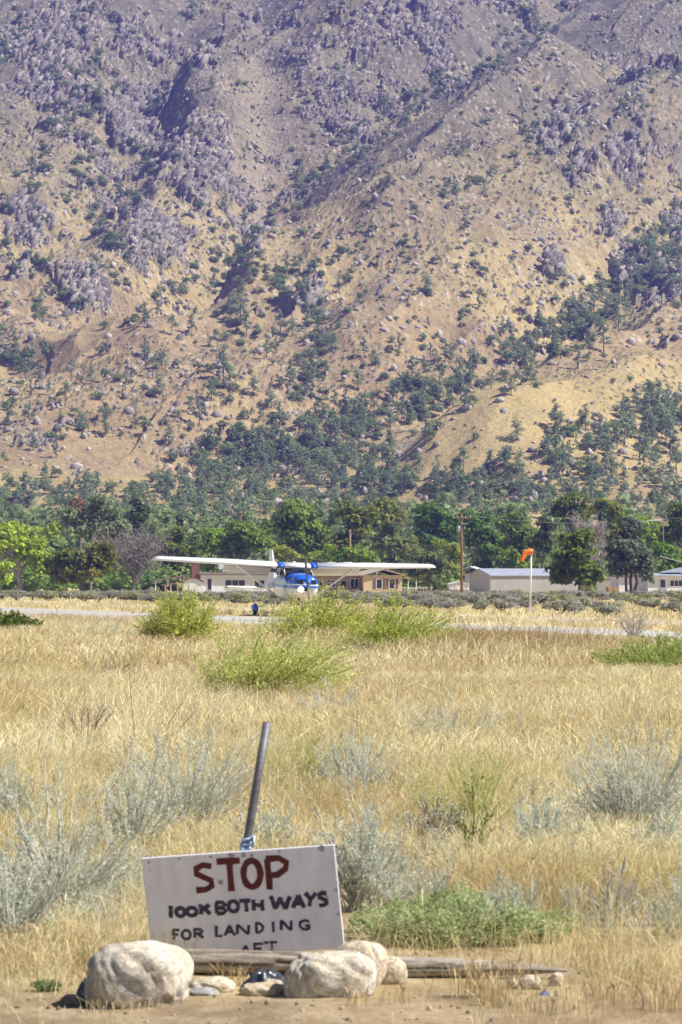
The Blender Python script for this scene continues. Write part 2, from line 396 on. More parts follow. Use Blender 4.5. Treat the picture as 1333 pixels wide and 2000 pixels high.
# blocks and cracks: tilted facets of several sizes
def facets(x, y, cell, h, tilt, sd):
    f1, f2, c, dx, dy = worley5(x / cell, y / cell, sd)
    z = h * (0.25 + c ** 1.3) + cell * tilt * ((_h(np.floor(c * 9999), np.floor(c * 777), sd) - 0.42) * 2.6 * dx + ((_h(np.floor(c * 7777), np.floor(c * 999), sd + 5)) * 1.0 - 0.3) * dy)
    e = sstep(0.0, 0.22, f2 - f1)
    return z * (0.35 + 0.65 * e), e, c, f1
def worley5(x, y, s):
    ix = np.floor(x); iy = np.floor(y)
    f1 = np.full(x.shape, 9.0); f2 = np.full(x.shape, 9.0); c = np.zeros(x.shape); ox = np.zeros(x.shape); oy = np.zeros(x.shape)
    for ax in (-1, 0, 1):
        for ay in (-1, 0, 1):
            cx = ix + ax; cy = iy + ay
            dx = x - cx - _h(cx, cy, s); dy = y - cy - _h(cx, cy, s + 71); d = np.hypot(dx, dy); m = d < f1
            f2 = np.where(m, f1, np.minimum(f2, d)); f1 = np.where(m, d, f1)
            c = np.where(m, _h(cx, cy, s + 133), c); ox = np.where(m, dx, ox); oy = np.where(m, dy, oy)
    return f1, f2, c, ox, oy
wx = MX + 9 * (fbm(MX * 0.09, MY * 0.09, 4, 81) - 0.5) + 0.35 * MY; wy = MY * 0.6 + 9 * (fbm(MX * 0.09, MY * 0.09, 4, 83) - 0.5)
zA, e1, c1, _ = facets(wx, wy, 10.0, 1.7, 0.55, 3)
zB, e2, c2, _ = facets(wx * 0.9 + wy * 0.2 + 40, wy, 4.0, 1.0, 0.6, 9)
zC, e3, c3, f1c = facets(MX + 3, MY, 1.8, 0.5, 0.6, 19)
butt = ridged(wx * 0.035, wy * 0.022, 3, 37)
MZ = MZ + mask * (0.9 * zA + 0.8 * zB + 0.8 * zC + 3.5 * (butt - 0.35))
# loose stones and low scrub on the open ground
stone = ((c3 > 0.74 - 0.14 * rm) & (f1c < 0.30 + 0.1 * c2)) * (1 - mask) * up * sstep(0.36, 0.6, fbm(MX * 0.03, MY * 0.03, 3, 91) + 0.25 * rm)
f1d, f2d, c4 = worley(MX / 2.3 + 31, MY / 2.6, 27)
scrub = ((c4 > 0.50) & (f1d < 0.16 + 0.16 * c2)) * (1 - mask) * up * sstep(0.34, 0.56, fbm(MX * 0.012, MY * 0.012, 3, 95) + 0.1 * sstep(700, 200, PY))
MZ = MZ + 0.7 * stone * (0.35 - f1c) / 0.35 + 0.9 * scrub * (0.32 - f1d) / 0.32 * 1.4
t1 = fbm(MX * 0.010, MY * 0.008, 4, 101); t2 = fbm(MX * 0.11, MY * 0.09, 4, 103)
high = sstep(650, 80, PY)
Cm = lerp((0.52, 0.41, 0.215), (0.43, 0.325, 0.20), sstep(0.44, 0.60, t1))
Cm = lerp(Cm, (0.215, 0.205, 0.185), 0.9 * high)  # soil greyer uphill, darkened further in colour so the haze shows stronger
Cm = Cm * (0.78 + 0.44 * t2)[..., None]
pale = sstep(0.56, 0.66, fbm(MX * 0.035, MY * 0.02, 3, 107)) * (1 - 0.6 * high)
Cm = lerp(Cm, (0.56, 0.44, 0.25), pale * 0.55)
Cm = np.where((scrub > 0.3)[..., None], np.array([0.115, 0.115, 0.075]) * (0.7 + 0.8 * c4)[..., None], Cm)
Cr = lerp((0.25, 0.22, 0.18), (0.44, 0.39, 0.31), sstep(0.3, 0.7, fbm(MX * 0.09, MY * 0.09, 4, 111)))
Cr = Cr * (0.72 + 0.5 * c2)[..., None] * (0.55 + 0.45 * e2)[..., None] * (0.7 + 0.3 * e1)[..., None]
cliff = np.clip(np.exp(-(((PX - 170) / 26) ** 2 + ((PY - 568) / 34) ** 2)) * 1.6, 0, 1) * mask
Cr = lerp(Cr, (0.56, 0.50, 0.43), cliff)
kk = np.maximum(mask, (stone > 0.3) * 1.0)
Cr = np.where((stone > 0.3)[..., None] & (mask < 0.5)[..., None], np.array([0.46, 0.41, 0.36]) * (0.7 + 0.6 * c2)[..., None], Cr)
Cm = Cm * (1 - kk[..., None]) + Cr * kk[..., None]
tuft = fbm(MX * 0.45, MY * 0.30, 3, 201); Cm = Cm * (1 - 0.20 * sstep(0.52, 0.66, tuft) * up)[..., None] * (0.89 + 0.22 * np.random.default_rng(4).random(MX.shape))[..., None]
chute = np.exp(-(pdist([(480, 420), (500, 330), (508, 120), (515, -20)])[0] / 9) ** 2) * (1 - mask)
Cm = lerp(Cm, (0.40, 0.345, 0.285), 0.7 * chute)
idx = np.arange(MX.size).reshape(MX.shape)
Q = np.stack([idx[:-1, :-1], idx[:-1, 1:], idx[1:, 1:], idx[1:, :-1]], -1).reshape(-1, 4)
o = link_mesh('mountain', np_mesh('mountain', np.stack([MX, MY, MZ], -1).reshape(-1, 3), Q, np.clip(Cm * np.array([0.80, 0.79, 0.675]) * (1 - 0.10 * high[..., None]), 0.02, 0.8).reshape(-1, 3)), M_hill)
tag(o, kind='structure')
def hill_z(x, y):
    """height of the finished slope"""
    fi = np.interp(y, rows, np.arange(len(rows))); i = np.clip(np.round(fi).astype(int), 0, len(rows) - 1)
    j = np.clip(np.round((x / (0.0978 * y) + 1.45) / 2.9 * (len(cu) - 1)).astype(int), 0, len(cu) - 1)
    return MZ[i, j], mask[i, j]

# jointed granite blocks standing out of the rocky ground
def block_protos(n, seed):
    r = np.random.default_rng(seed); out = []
    for _ in range(n):
        c = np.array([(i, j, k) for i in (-1, 1) for j in (-1, 1) for k in (-1, 1)], float) * 0.72 * (1 + r.normal(size=(8, 3)) * 0.24)
        P = np.vstack([c, unit(r.normal(size=(2, 3))) * 1.05]) * (0.55 + 0.95 * r.random(3)) * np.array([0.72, 1.0, 1.45])
        bm = bmesh.new()
        for p in P: bm.verts.new(p)
        h = bmesh.ops.convex_hull(bm, input=bm.verts); bmesh.ops.delete(bm, geom=[v for v in bm.verts if not v.link_faces], context='VERTS')
        bmesh.ops.triangulate(bm, faces=bm.faces); bm.verts.index_update(); bmesh.ops.recalc_face_normals(bm, faces=bm.faces)
        out.append((np.array([v.co[:] for v in bm.verts]), np.array([[v.index for v in f.verts] for f in bm.faces]))); bm.free()
    return out
BP = block_protos(40, 501)
kr = np.random.default_rng(502); cand = np.argwhere((mask > 0.45) & (np.abs(MU) < 1.3) & (MY > 830) & (MY < 1640)); blocks = []
cand2 = np.argwhere((mask < 0.45) & (np.abs(MU) < 1.3) & (MY > 860) & (MY < 1640) & (rm + 0.9 * (fbm(MX * 0.04, MY * 0.035, 4, 191) - 0.5) > 0.12))
pk = np.concatenate([cand[kr.choice(len(cand), 30000)], cand2[kr.choice(len(cand2), 6000)]])
for i, j in pk:
    core = float(min(1, rm[i, j])); s_ = (0.3 + (0.5 + 1.0 * core) * kr.random() ** 3.0) if mask[i, j] > 0.45 else 0.25 + 1.0 * kr.random() ** 5
    blocks.append((MX[i, j], MY[i, j], MZ[i, j], s_, float(kr.random()), PY[i, j]))
blocks.sort(key=lambda q: -q[3]); soup = Soup(); crec = []
def block_col(n_, k): return np.tile(np.array([0.37, 0.345 - 0.03 * ((k * 37) % 1), 0.29]) * (0.38 + 0.56 * ((k * 13) % 1)), (n_, 1)) * (0.85 + 0.3 * kr.random((n_, 1)))  # tone varies per block; the darkest stand in for lichen and shadow
for q, (x, y, z, s_, k, py) in enumerate(blocks):
    V, BF = BP[int(k * 997) % 40]; V = V * s_; a = -0.35 + 0.45 * kr.normal(); c_, d_ = math.cos(a), math.sin(a)
    V = np.stack([V[:, 0] * c_ - V[:, 1] * d_, V[:, 0] * d_ + V[:, 1] * c_, V[:, 2] * (0.85 + 0.5 * kr.random())], -1); V[:, 0] += 0.45 * V[:, 2]; V[:, 1] += 0.25 * V[:, 2]
    px_, py_ = proj(x, y, z)
    if q < 160 and 0 < px_ < 1333 and 10 < py_ < 900:
        o = link_mesh('granite_outcrop', np_mesh('granite_outcrop', V, BF, block_col(len(V), k)), M_block); o.location = (x, y, z - 0.1 * s_); tag(o, None, 'rock outcrop', 'granite blocks on the mountainside'); crec.append([o, float(px_), float(py_)])
    else: soup.add(V + np.array([x, y, z - 0.15 * s_]), BF, block_col(len(V), k))
tag(soup.build('rock_scatter', M_block), kind='stuff')
_PYA = proj(MX, MY, MZ)[1]; _PYV = np.minimum.accumulate(_PYA, 0)
def hill_seen(px, py):
    """the place on the finished slope that the photograph shows at px, py"""
    px = np.atleast_1d(np.asarray(px, float)); py = np.atleast_1d(np.asarray(py, float)); X = np.zeros(len(px)); Y = np.zeros(len(px))
    j = np.clip(np.round(((px - 666.5) / FPX / 0.0978 + 1.45) / 2.9 * (len(cu) - 1)).astype(int), 0, len(cu) - 1)
    for q in range(len(px)):
        c = _PYV[:, j[q]]; i = int(np.searchsorted(-c, -py[q])); i = min(max(i, 1), len(rows) - 1)
        Y[q] = rows[i]; X[q] = (px[q] - 666.5) / FPX * Y[q]
    return X, Y
# ------------------------------------------------------------------ trees on the mountainside
def crown(r, blobs, n, leaf, ca, cb, bias=0.45, flat=1.0, jit=0.25):
    """leaf clumps spread through a crown made of many lobes; blobs: (centre, radius xyz)"""
    Cn = np.array([b[0] for b in blobs], float); Rd = np.array([b[1] for b in blobs], float)
    p = (Rd[:, 0] * Rd[:, 2]) ** 0.9; p /= p.sum()
    k = r.choice(len(blobs), n, p=p)
    d = unit(r.normal(size=(n, 3))); d[:, 2] = np.where((d[:, 2] < -0.35), -d[:, 2] * 0.6, d[:, 2]); d = unit(d)
    rad = 0.55 + 0.5 * r.random(n) ** 0.6
    P = Cn[k] + d * Rd[k] * rad[:, None] + r.normal(size=(n, 3)) * leaf * 0.7
    N = unit(d * 0.9 + r.normal(size=(n, 3)) * 0.5 + np.array([0, 0, bias]))
    tb = r.random(len(blobs))[k] * 0.6 + r.random(n) * 0.4
    C = np.asarray(ca) * (1 - tb[:, None]) + np.asarray(cb) * tb[:, None]
    C = C * (1 - jit + 2 * jit * r.random(n))[:, None]
    return leaf_quads(P, N, leaf * np.ones(n), C, r, flat)
def pine_blobs(r, H, wdt, bare, n, sag=0.0):
    out = []
    for i in range(n):
        t = bare + (1 - bare) * (i + r.random() * 0.8) / n
        sp = wdt * (0.25 + 0.75 * (1 - ((t - bare) / (1 - bare)) ** 1.4)) * (0.5 + 0.7 * r.random())
        a = r.random() * 6.283
        rr = H * wdt * (0.28 + 0.3 * r.random()) * (1.15 - 0.55 * (t - bare) / (1 - bare))
        out.append(((math.cos(a) * sp * H * 0.75, math.sin(a) * sp * H * 0.75, t * H), (rr, rr, rr * 0.62)))
    return out
def trunk_mesh(name, pts, rad, colr, extra=()):
    s = Soup()
    for P, R in [(pts, rad)] + list(extra):
        s.add(*stem_tubes(np.array([P], float), np.array([R], float), np.array([colr]), 6))
    return s.mesh(name)
def make_pine(seed, wdt, bare, n, cnt, leaf, ca, cb, lean=0.0):
    r = np.random.default_rng(seed); bl = pine_blobs(r, 1.0, wdt, bare, n)
    bl = [((c[0] + lean * c[2], c[1], c[2]), q) for c, q in bl]
    V, Q, C = crown(r, bl, cnt, leaf, ca, cb)
    me = np_mesh('crown', V, Q, C); me.materials.append(M_leaf)
    ex = [([(lean * z, 0, z), tuple(0.55 * (np.array(c) - np.array((lean * z, 0, z))) + np.array((lean * z, 0, z))), c], [0.009, 0.006, 0.003]) for c, q in bl[::2] for z in [max(0.12, c[2] - 0.10)]]
    tm = trunk_mesh('trunk', [(0, 0, -0.05), (lean * 0.4, 0.004, 0.4), (lean * 0.92, 0, 0.92)], [0.02, 0.014, 0.004], (0.17, 0.13, 0.10), ex); tm.materials.append(M_bark)
    return me, tm, (V, Q, C)
def make_oak(seed, n, cnt, leaf, ca, cb, rz=0.75):
    r = np.random.default_rng(seed); bl = []
    for i in range(n):
        a = r.random() * 6.283; q = math.sqrt(r.random()) * 0.36; h = 0.16 + (0.62 * rz) * r.random() * (1 - q)
        rr = 0.15 + 0.12 * r.random(); bl.append(((q * math.cos(a), q * math.sin(a), h), (rr, rr, rr * 0.8)))
    V, Q, C = crown(r, bl, cnt, leaf, ca, cb)
    me = np_mesh('oak_shrub', V, Q, C); me.materials.append(M_leaf)
    return me, (V, Q, C)
PINES = [make_pine(11, 0.26, 0.22, 16, 430, 0.026, (0.165, 0.239, 0.135), (0.359, 0.422, 0.228)),
         make_pine(12, 0.20, 0.30, 14, 370, 0.024, (0.147, 0.226, 0.135), (0.330, 0.394, 0.228), 0.05),
         make_pine(13, 0.32, 0.18, 18, 480, 0.028, (0.179, 0.254, 0.135), (0.389, 0.448, 0.250), -0.06),
         make_pine(14, 0.34, 0.45, 11, 430, 0.028, (0.179, 0.239, 0.125), (0.359, 0.422, 0.205), 0.08),
         make_pine(15, 0.17, 0.12, 18, 400, 0.022, (0.134, 0.210, 0.125), (0.299, 0.366, 0.205))]
OAKS = [make_oak(21, 10, 380, 0.042, (0.134, 0.203, 0.080), (0.270, 0.350, 0.125)), make_oak(22, 14, 420, 0.038, (0.147, 0.226, 0.091), (0.299, 0.366, 0.135), 0.55),
        make_oak(23, 7, 320, 0.048, (0.165, 0.226, 0.103), (0.330, 0.366, 0.169), 0.9)]
DEADP = make_pine(16, 0.3, 0.25, 14, 60, 0.02, (0.22, 0.17, 0.13), (0.3, 0.24, 0.2))
tr = np.random.default_rng(5)
BIGP = [(140, 742, 42), (177, 752, 42), (245, 765, 45), (437, 745, 82), (450, 780, 55), (521, 700, 50), (548, 655, 55), (540, 690, 45), (572, 660, 48), (612, 735, 62), (283, 700, 55), (336, 655, 45), (375, 660, 55), (425, 680, 42),
        (470, 635, 62), (482, 660, 60), (455, 610, 45), (662, 575, 40), (712, 700, 48), (495, 775, 45), (530, 800, 45), (298, 740, 42), (207, 850, 55), (927, 725, 55), (842, 705, 40), (988, 700, 45), (1050, 640, 48), (1030, 690, 50), (780, 690, 45), (830, 730, 40),
        (55, 820, 42), (110, 895, 50), (65, 880, 50), (1245, 800, 55), (1285, 830, 75), (1220, 870, 70), (1085, 840, 70), (1010, 860, 50), (905, 930, 60), (1100, 930, 75), (1150, 900, 60), (1195, 930, 80), (1250, 900, 70), (1310, 890, 85), (985, 930, 60), (830, 870, 55), (760, 880, 45),
        (540, 860, 45), (660, 880, 50), (700, 830, 50), (330, 870, 50), (390, 830, 60), (265, 840, 40), (1022, 235, 45), (1080, 250, 30), (1272, 165, 38), (1180, 150, 30), (905, 305, 36), (850, 180, 38), (750, 240, 36), (640, 330, 36), (375, 40, 50), (440, 420, 40), (235, 390, 45), (60, 340, 40), (415, 175, 34), (310, 215, 34),
        (600, 640, 40), (650, 690, 42), (700, 760, 48), (735, 720, 40), (1120, 640, 55), (1090, 700, 50), (1160, 620, 60), (1230, 590, 60), (1290, 560, 60), (1180, 690, 65), (1130, 720, 55), (1210, 650, 60), (960, 760, 45), (900, 770, 45), (860, 800, 50), (800, 830, 50)]
pl = [(x, y, h * 0.88, 0) for x, y, h in BIGP]
def sample(n, f, kind, h0, h1):
    out = 0
    while out < n:
        x = tr.random(4000) * 1500 - 80; y = tr.random(4000) * 1040 - 10
        keep = tr.random(4000) < f(x, y)
        for a, b in zip(x[keep], y[keep]):
            if out >= n: break
            sc_ = 1.0 - 0.42 * np.clip((850 - b) / 850, 0, 1)
            pl.append((a, b, (h0 + (h1 - h0) * tr.random() ** 1.5) * sc_, kind)); out += 1
def near(x, y, pts, wd):
    X = np.array([p[0] for p in pts], float); Y = np.array([p[1] for p in pts], float); best = np.full(x.shape, 1e9)
    for k in range(len(X) - 1):
        dx, dy = X[k + 1] - X[k], Y[k + 1] - Y[k]
        t = np.clip(((x - X[k]) * dx + (y - Y[k]) * dy) / (dx * dx + dy * dy), 0, 1)
        best = np.minimum(best, np.hypot(x - X[k] - t * dx, y - Y[k] - t * dy))
    return np.exp(-(best / wd) ** 2)
def G(x, y, a, b, ra, rb): return np.exp(-((x - a) / ra) ** 2 - ((y - b) / rb) ** 2)
def off(pts, dx, dy): return [(a + dx, b + dy) for a, b in pts]
def clump(x, y): return sstep(0.42, 0.62, fbm(x * 0.018, y * 0.022, 3, 17))
fwood = lambda x, y: np.clip(sstep(0, 1, (y - (925 - 75 * np.exp(-((x - 650) / 190) ** 2) - 20 * sstep(850, 1200, x))) / 45) * (1 - 0.55 * clump(x + 300, y) * (x > 700)), 0, 1)
frav = lambda x, y: np.clip(near(x, y, off(V4, -4, -20), 40) * 1.0 * (0.45 + 0.55 * clump(x, y)), 0, 1) * (1 - 0.8 * (near(x, y, [(800, 905), (1000, 820), (1150, 745), (1400, 640)], 30)))
fline = lambda x, y: np.clip(near(x, y, off(C2, -8, -8), 11) * 0.9 + near(x, y, off(V2, 4, 4), 16) * 0.5 + near(x, y, off(C3, -6, -8), 8) * 0.8 + near(x, y, V6, 24) * 0.8 + near(x, y, V5, 30) * 0.7, 0, 1)
fleft = lambda x, y: np.clip(G(x, y, 90, 330, 170, 260) * 0.7 + G(x, y, 200, 300, 60, 200) * .6 + G(x, y, 30, 60, 120, 90) + 0.10, 0, 1) * clump(x * 1.4, y * 1.4) * (y < 640)
fspur = lambda x, y: 1 - 0.97 * np.clip(near(x, y, [(800, 900), (1000, 825), (1150, 755), (1400, 660)], 62) * 1.6, 0, 1)
fright = lambda x, y: fspur(x, y) * np.clip(G(x, y, 1120, 880, 260, 90) + G(x, y, 1260, 830, 130, 80), 0, 1) * (0.25 + 0.75 * clump(x, y))
fmid = lambda x, y: np.clip(G(x, y, 560, 720, 330, 150) + G(x, y, 150, 820, 250, 90), 0, 1) * (0.03 + 0.97 * clump(x * 1.5, y * 1.5) ** 1.5)
sample(380, fwood, 0, 30, 54); sample(230, fwood, 1, 22, 40)
sample(190, frav, 0, 28, 52); sample(330, frav, 1, 18, 36)
sample(105, fline, 0, 26, 46); sample(300, fline, 1, 13, 30)
sample(95, fleft, 0, 24, 46); sample(620, fleft, 1, 11, 28)
sample(90, fright, 0, 32, 56); sample(90, fright, 1, 18, 34)
sample(34, fmid, 0, 28, 52); sample(120, fmid, 1, 13, 28)
sample(260, lambda x, y: 0.5 * (y < 760) * (x > 380) * (0.15 + 0.85 * clump(x * 1.3 + 90, y * 1.3)), 1, 8, 20)
LAND = [(95, 'bright green cottonwood'), (200, 'grey-green willow'), (320, 'leafless grey tree'), (450, 'white house'), (545, 'airplane tail fin'), (640, 'airplane nose'), (720, 'rooftop coolers'), (800, 'tan house'), (880, 'olive bush'),
        (945, 'power pole'), (1010, 'metal shed'), (1060, 'orange windsock'), (1130, 'umbrella-shaped pine'), (1185, 'narrow cypress'), (1290, 'grey juniper'), (9999, 'white cottage')]
BANDS = [(120, 'at the very top of the picture'), (280, 'high on the mountainside'), (440, 'on the upper mountainside'), (560, 'halfway up the mountainside'), (680, 'a little below halfway'), (780, 'low on the mountainside'), (870, 'near the mountain foot'), (2000, 'at the mountain foot')]
def place_words(px, py):
    return next(b for k, b in BANDS if py < k), next(n for k, n in LAND if px < k)
_U = ['', 'first', 'second', 'third', 'fourth', 'fifth', 'sixth', 'seventh', 'eighth', 'ninth']
ORD = ['', 'second', 'third', 'fourth', 'fifth', 'sixth', 'seventh', 'eighth', 'ninth', 'tenth', 'eleventh', 'twelfth', 'thirteenth', 'fourteenth', 'fifteenth', 'sixteenth', 'seventeenth', 'eighteenth', 'nineteenth', 'twentieth'] + ['twenty' + u for u in _U[1:]] + ['thirtieth'] + ['thirty' + u for u in _U[1:]] + ['fortieth'] + ['forty' + u for u in _U[1:]] + ['fiftieth'] + ['fifty' + u for u in _U[1:]]
def singled_out(recs, noun):
    """recs: list of [object, px, py]: a label for each by what it stands above and its rank up the slope"""
    cells = {}
    for r_ in recs: cells.setdefault(place_words(r_[1], r_[2]), []).append(r_)
    for (band, lm), v in cells.items():
        v.sort(key=lambda q: q[2])
        for i, (o, a, b) in enumerate(v):
            o['label'] = (noun + ' ' + band + ', above the ' + lm) if len(v) == 1 else ((ORD[i] + ' highest ' if i else 'highest ') + noun + ' ' + band + ', above the ' + lm)
ok = []
for (a, b, h, k) in pl:
    x, y = hill_seen(a, b); x = float(x[0]); y = float(y[0]); z, mk = hill_z(np.array([x]), np.array([y])); z = float(z[0])
    qx, qy = proj(x, y, z); ok.append((x, y, z, h / FPX * y, k, float(qx), float(qy)))
n_big = len(BIGP)
def seen(q): return -10 < q[5] < 1343 and 8 < q[6] < 985
pi = [i for i in range(len(ok)) if ok[i][4] == 0 and seen(ok[i])]; oi = [i for i in range(len(ok)) if ok[i][4] == 1 and seen(ok[i])]
pi.sort(key=lambda i: (i >= n_big, -ok[i][3] / ok[i][1] + 0.004 * (ok[i][6] > 930))); oi.sort(key=lambda i: -ok[i][3] / ok[i][1] + 0.003 * (ok[i][6] > 930))
TH = set(pi[:270]) | set(oi[:270])
prec = []; orec = []; wood = Soup()
for i, (x, y, z, h, k, qx, qy) in enumerate(ok):
    v = tr.integers(0, 5 if k == 0 else 3); rz = tr.random() * 6.283; s = h * (1.0 if k == 0 else 1.15)
    if i in TH:
        if k == 0:
            e = empty('hillside_pine', (x, y, z), rz, None, 'pine tree', 'pines on the mountainside'); e.scale = (s * (0.9 + 0.3 * tr.random()),) * 2 + (s,)
            link_mesh('crown', PINES[v][0], None, e); link_mesh('trunk', PINES[v][1], None, e); prec.append([e, qx, qy])
        else:
            o = link_mesh('oak_shrub', OAKS[v][0], None); o.location = (x, y, z - 0.1); o.rotation_euler = (0, 0, rz); o.scale = (s, s, s * (0.75 + 0.3 * tr.random()))
            tag(o, None, 'scrub oak', 'scrub oaks on the mountainside'); orec.append([o, qx, qy])
    else:
        V, Q_, C_ = PINES[v][2] if k == 0 else OAKS[v][1]
        c_, s_ = math.cos(rz), math.sin(rz)
        W = np.stack([(V[:, 0] * c_ - V[:, 1] * s_) * s + x, (V[:, 0] * s_ + V[:, 1] * c_) * s + y, V[:, 2] * s + z - 0.1], -1)
        wood.add(W, Q_, C_)
singled_out(crec, 'granite block'); singled_out(prec, 'blue-green pine'); singled_out(orec, 'dark scrub oak')
tag(wood.build('far_wood', M_leaf), kind='stuff')
# pale boulders lying about on the slope
bs = Soup(); br = np.random.default_rng(8)
ico = bmesh.new(); bmesh.ops.create_icosphere(ico, subdivisions=1, radius=1.0)
IV = np.array([v.co[:] for v in ico.verts]); IF = np.array([[v.index for v in f.verts] for f in ico.faces]); ico.free()
for (fn, n, s0, s1) in [(lambda x, y: np.clip(fwood(x, y) * 0.2 + fright(x, y) + 0.6 * fmid(x, y) + G(x, y, 620, 940, 90, 25) * 2 + 0.12, 0, 1), 1500, 0.35, 1.5), (lambda x, y: (y < 600) * (0.12 + 0.5 * clump(x, y)), 1500, 0.35, 1.2), (lambda x, y: near(x, y, V1, 22), 250, 0.3, 1.0)]:
    c = 0
    while c < n:
        x = br.random(3000) * 1440 - 60; y = br.random(3000) * 1000; kp = br.random(3000) < fn(x, y)
        x, y = hill_seen(x[kp][:n - c], y[kp][:n - c]); z, _ = hill_z(x, y); c += len(x)
        for a, b, d in zip(x, y, z):
            s = s0 + (s1 - s0) * br.random() ** 3
            V = IV * (s * (0.6 + 0.8 * br.random(3))) * (0.8 + 0.4 * br.random((len(IV), 1)))
            bs.add(V + np.array([a, b, d + 0.2 * s]), IF, np.tile(np.array([0.45, 0.40, 0.35]) * (0.65 + 0.5 * br.random()), (len(IV), 1)))
tag(bs.build('boulder_scatter', M_hill), kind='stuff')
# ------------------------------------------------------------------ the trees behind the airfield
def tube_np(s, pts, rad, colr, n=6): s.add(*stem_tubes(np.array([pts], float), np.array([rad], float), np.array([colr], float), n))
def limb_path(r, a, b, k=5, wob=0.08):
    a = np.array(a, float); b = np.array(b, float); L = np.linalg.norm(b - a); t = np.linspace(0, 1, k)[:, None]
    P = a + (b - a) * t + np.array([0, 0, 0.12 * L]) * np.sin(t * math.pi) * 0.6
    P[1:-1] += r.normal(size=(k - 2, 3)) * wob * L * 0.5
    return [tuple(p) for p in P]
def tree(name, label, cat, px, base, D, crowns, ca, cb, seed, dens=1.0, leaf=0.22, trunk=0.28, bark=(0.19, 0.15, 0.12), nb=9, flat=1.0, depth=0.75, group=None, trunks=1, lobe=0.42):
    """crowns: ellipses (px, py, rx, ry) of the photograph, built at distance D with real depth"""
    r = np.random.default_rng(seed); mpp = D / FPX
    bx = gx(px, D); bz = float(gz(bx, D)); root = empty(name, (bx, D, bz), 0, label, cat, group)
    blobs = []
    ca = np.array(ca) * ([2.8, 2.4, 1.3] if name in ('deciduous_tree', 'cottonwood_tree', 'pine_tree') else [1.6, 1.7, 1.6]); cb = np.array(cb) * ([2.9, 2.45, 1.4] if name in ('deciduous_tree', 'cottonwood_tree', 'pine_tree') else [1.5, 1.6, 1.5])
    if name == 'deciduous_tree': crowns = crowns + [(np.mean([c[0] for c in crowns]), base - 34, max(c[2] for c in crowns) * 0.95, 26)]
    for (cx, cy, rx, ry) in crowns:
        c = at(cx, cy, D) - np.array([bx, D, bz]); a, b = rx * mpp, ry * mpp
        for i in range(nb):
            d = unit(r.normal(size=3)[None])[0] * (0.35 + 0.5 * r.random())
            rr = lobe * min(a, b) * (0.75 + 0.5 * r.random())
            blobs.append((c + d * np.array([a, (a + b) * 0.5 * depth, b]) * 0.95, (rr * (1.15 if a > b else 1), rr, rr * (0.85 if a >= b else 1.0))))
    area = sum(q[0] * q[2] for _, q in blobs)
    n = int(min(9000, 13 * dens * area / leaf ** 2 * 0.32))
    V, Q, C = crown(r, blobs, n, leaf, ca, cb, 0.35, flat)
    link_mesh('crown', np_mesh('crown', V, Q, C), M_leaf, root)
    s = Soup()
    mid = np.mean([b[0] for b in blobs], 0); low = min(b[0][2] for b in blobs)
    for q in range(trunks):
        o = np.array([(q - (trunks - 1) / 2) * trunk * 2.2, 0.2 * q, -0.15])
        top = np.array([mid[0] * 0.7 + o[0] * 1.6, mid[1] * 0.5, max(0.25 * low + 0.75 * mid[2], 0.6)])
        P = limb_path(r, o, top, 6, 0.04); tube_np(s, P, np.linspace(trunk, trunk * 0.4, 6), bark, 8)
        for b in sorted(blobs, key=lambda b: -b[1][0])[q::trunks][:9]:
            k = int(r.integers(2, 5)); tube_np(s, limb_path(r, P[k], b[0], 5), np.linspace(trunk * 0.38, trunk * 0.08, 5), bark, 5)
    s.build('trunk', M_bark, root)
    return root
def bare_tree(name, label, px, base, D, top, half, colr, seed, trunk=0.22, n1=9, n2=7, n3=6, group=None, lean=0.0):
    r = np.random.default_rng(seed); mpp = D / FPX; bx = gx(px, D); bz = float(gz(bx, D))
    root = empty(name, (bx, D, bz), 0, label, 'dead tree', group)
    H = at(px, top, D)[2] - bz; W = half * mpp; s = Soup(); tw = Soup()
    P0 = limb_path(r, (0, 0, -0.1), (lean * H, 0, H * 0.72), 7, 0.05); tube_np(s, P0, np.linspace(trunk, trunk * 0.3, 7), colr, 7)
    fine = []
    for i in range(n1):
        a = r.random() * 6.28; st = np.array(P0[int(r.integers(1, 7))]); up_ = st[2] + (H - st[2]) * (0.25 + 0.75 * r.random())
        e = np.array([math.cos(a) * W * (0.5 + 0.5 * r.random()), math.sin(a) * W * 0.8, min(up_, H)])
        P = limb_path(r, st, e, 6, 0.14); tube_np(s, P, np.linspace(trunk * 0.4, trunk * 0.1, 6), colr, 5)
        for j in range(n2):
            st2 = np.array(P[int(r.integers(1, 6))]); e2 = st2 + r.normal(size=3) * W * 0.26 + np.array([0, 0, 0.1 * H * r.random()])
            P2 = limb_path(r, st2, e2, 5, 0.16); tube_np(s, P2, np.linspace(trunk * 0.14, trunk * 0.05, 5), colr, 4)
            for k in range(n3):
                st3 = np.array(P2[int(r.integers(1, 5))]); fine.append(limb_path(r, st3, st3 + r.normal(size=3) * W * 0.13, 3, 0.15))
    s.build('trunk', M_bark, root)
    if fine:
        F = np.array(fine); tw.add(*stem_tubes(F, np.tile(np.array([[0.035, 0.026, 0.016]]), (len(F), 1)), np.tile(np.array(colr) * 1.1, (len(F), 1)), 3))
        tw.build('twigs', M_bark, root)
    return root
LG, DG, OL = (0.10, 0.17, 0.035), (0.035, 0.075, 0.018), (0.10, 0.11, 0.03)
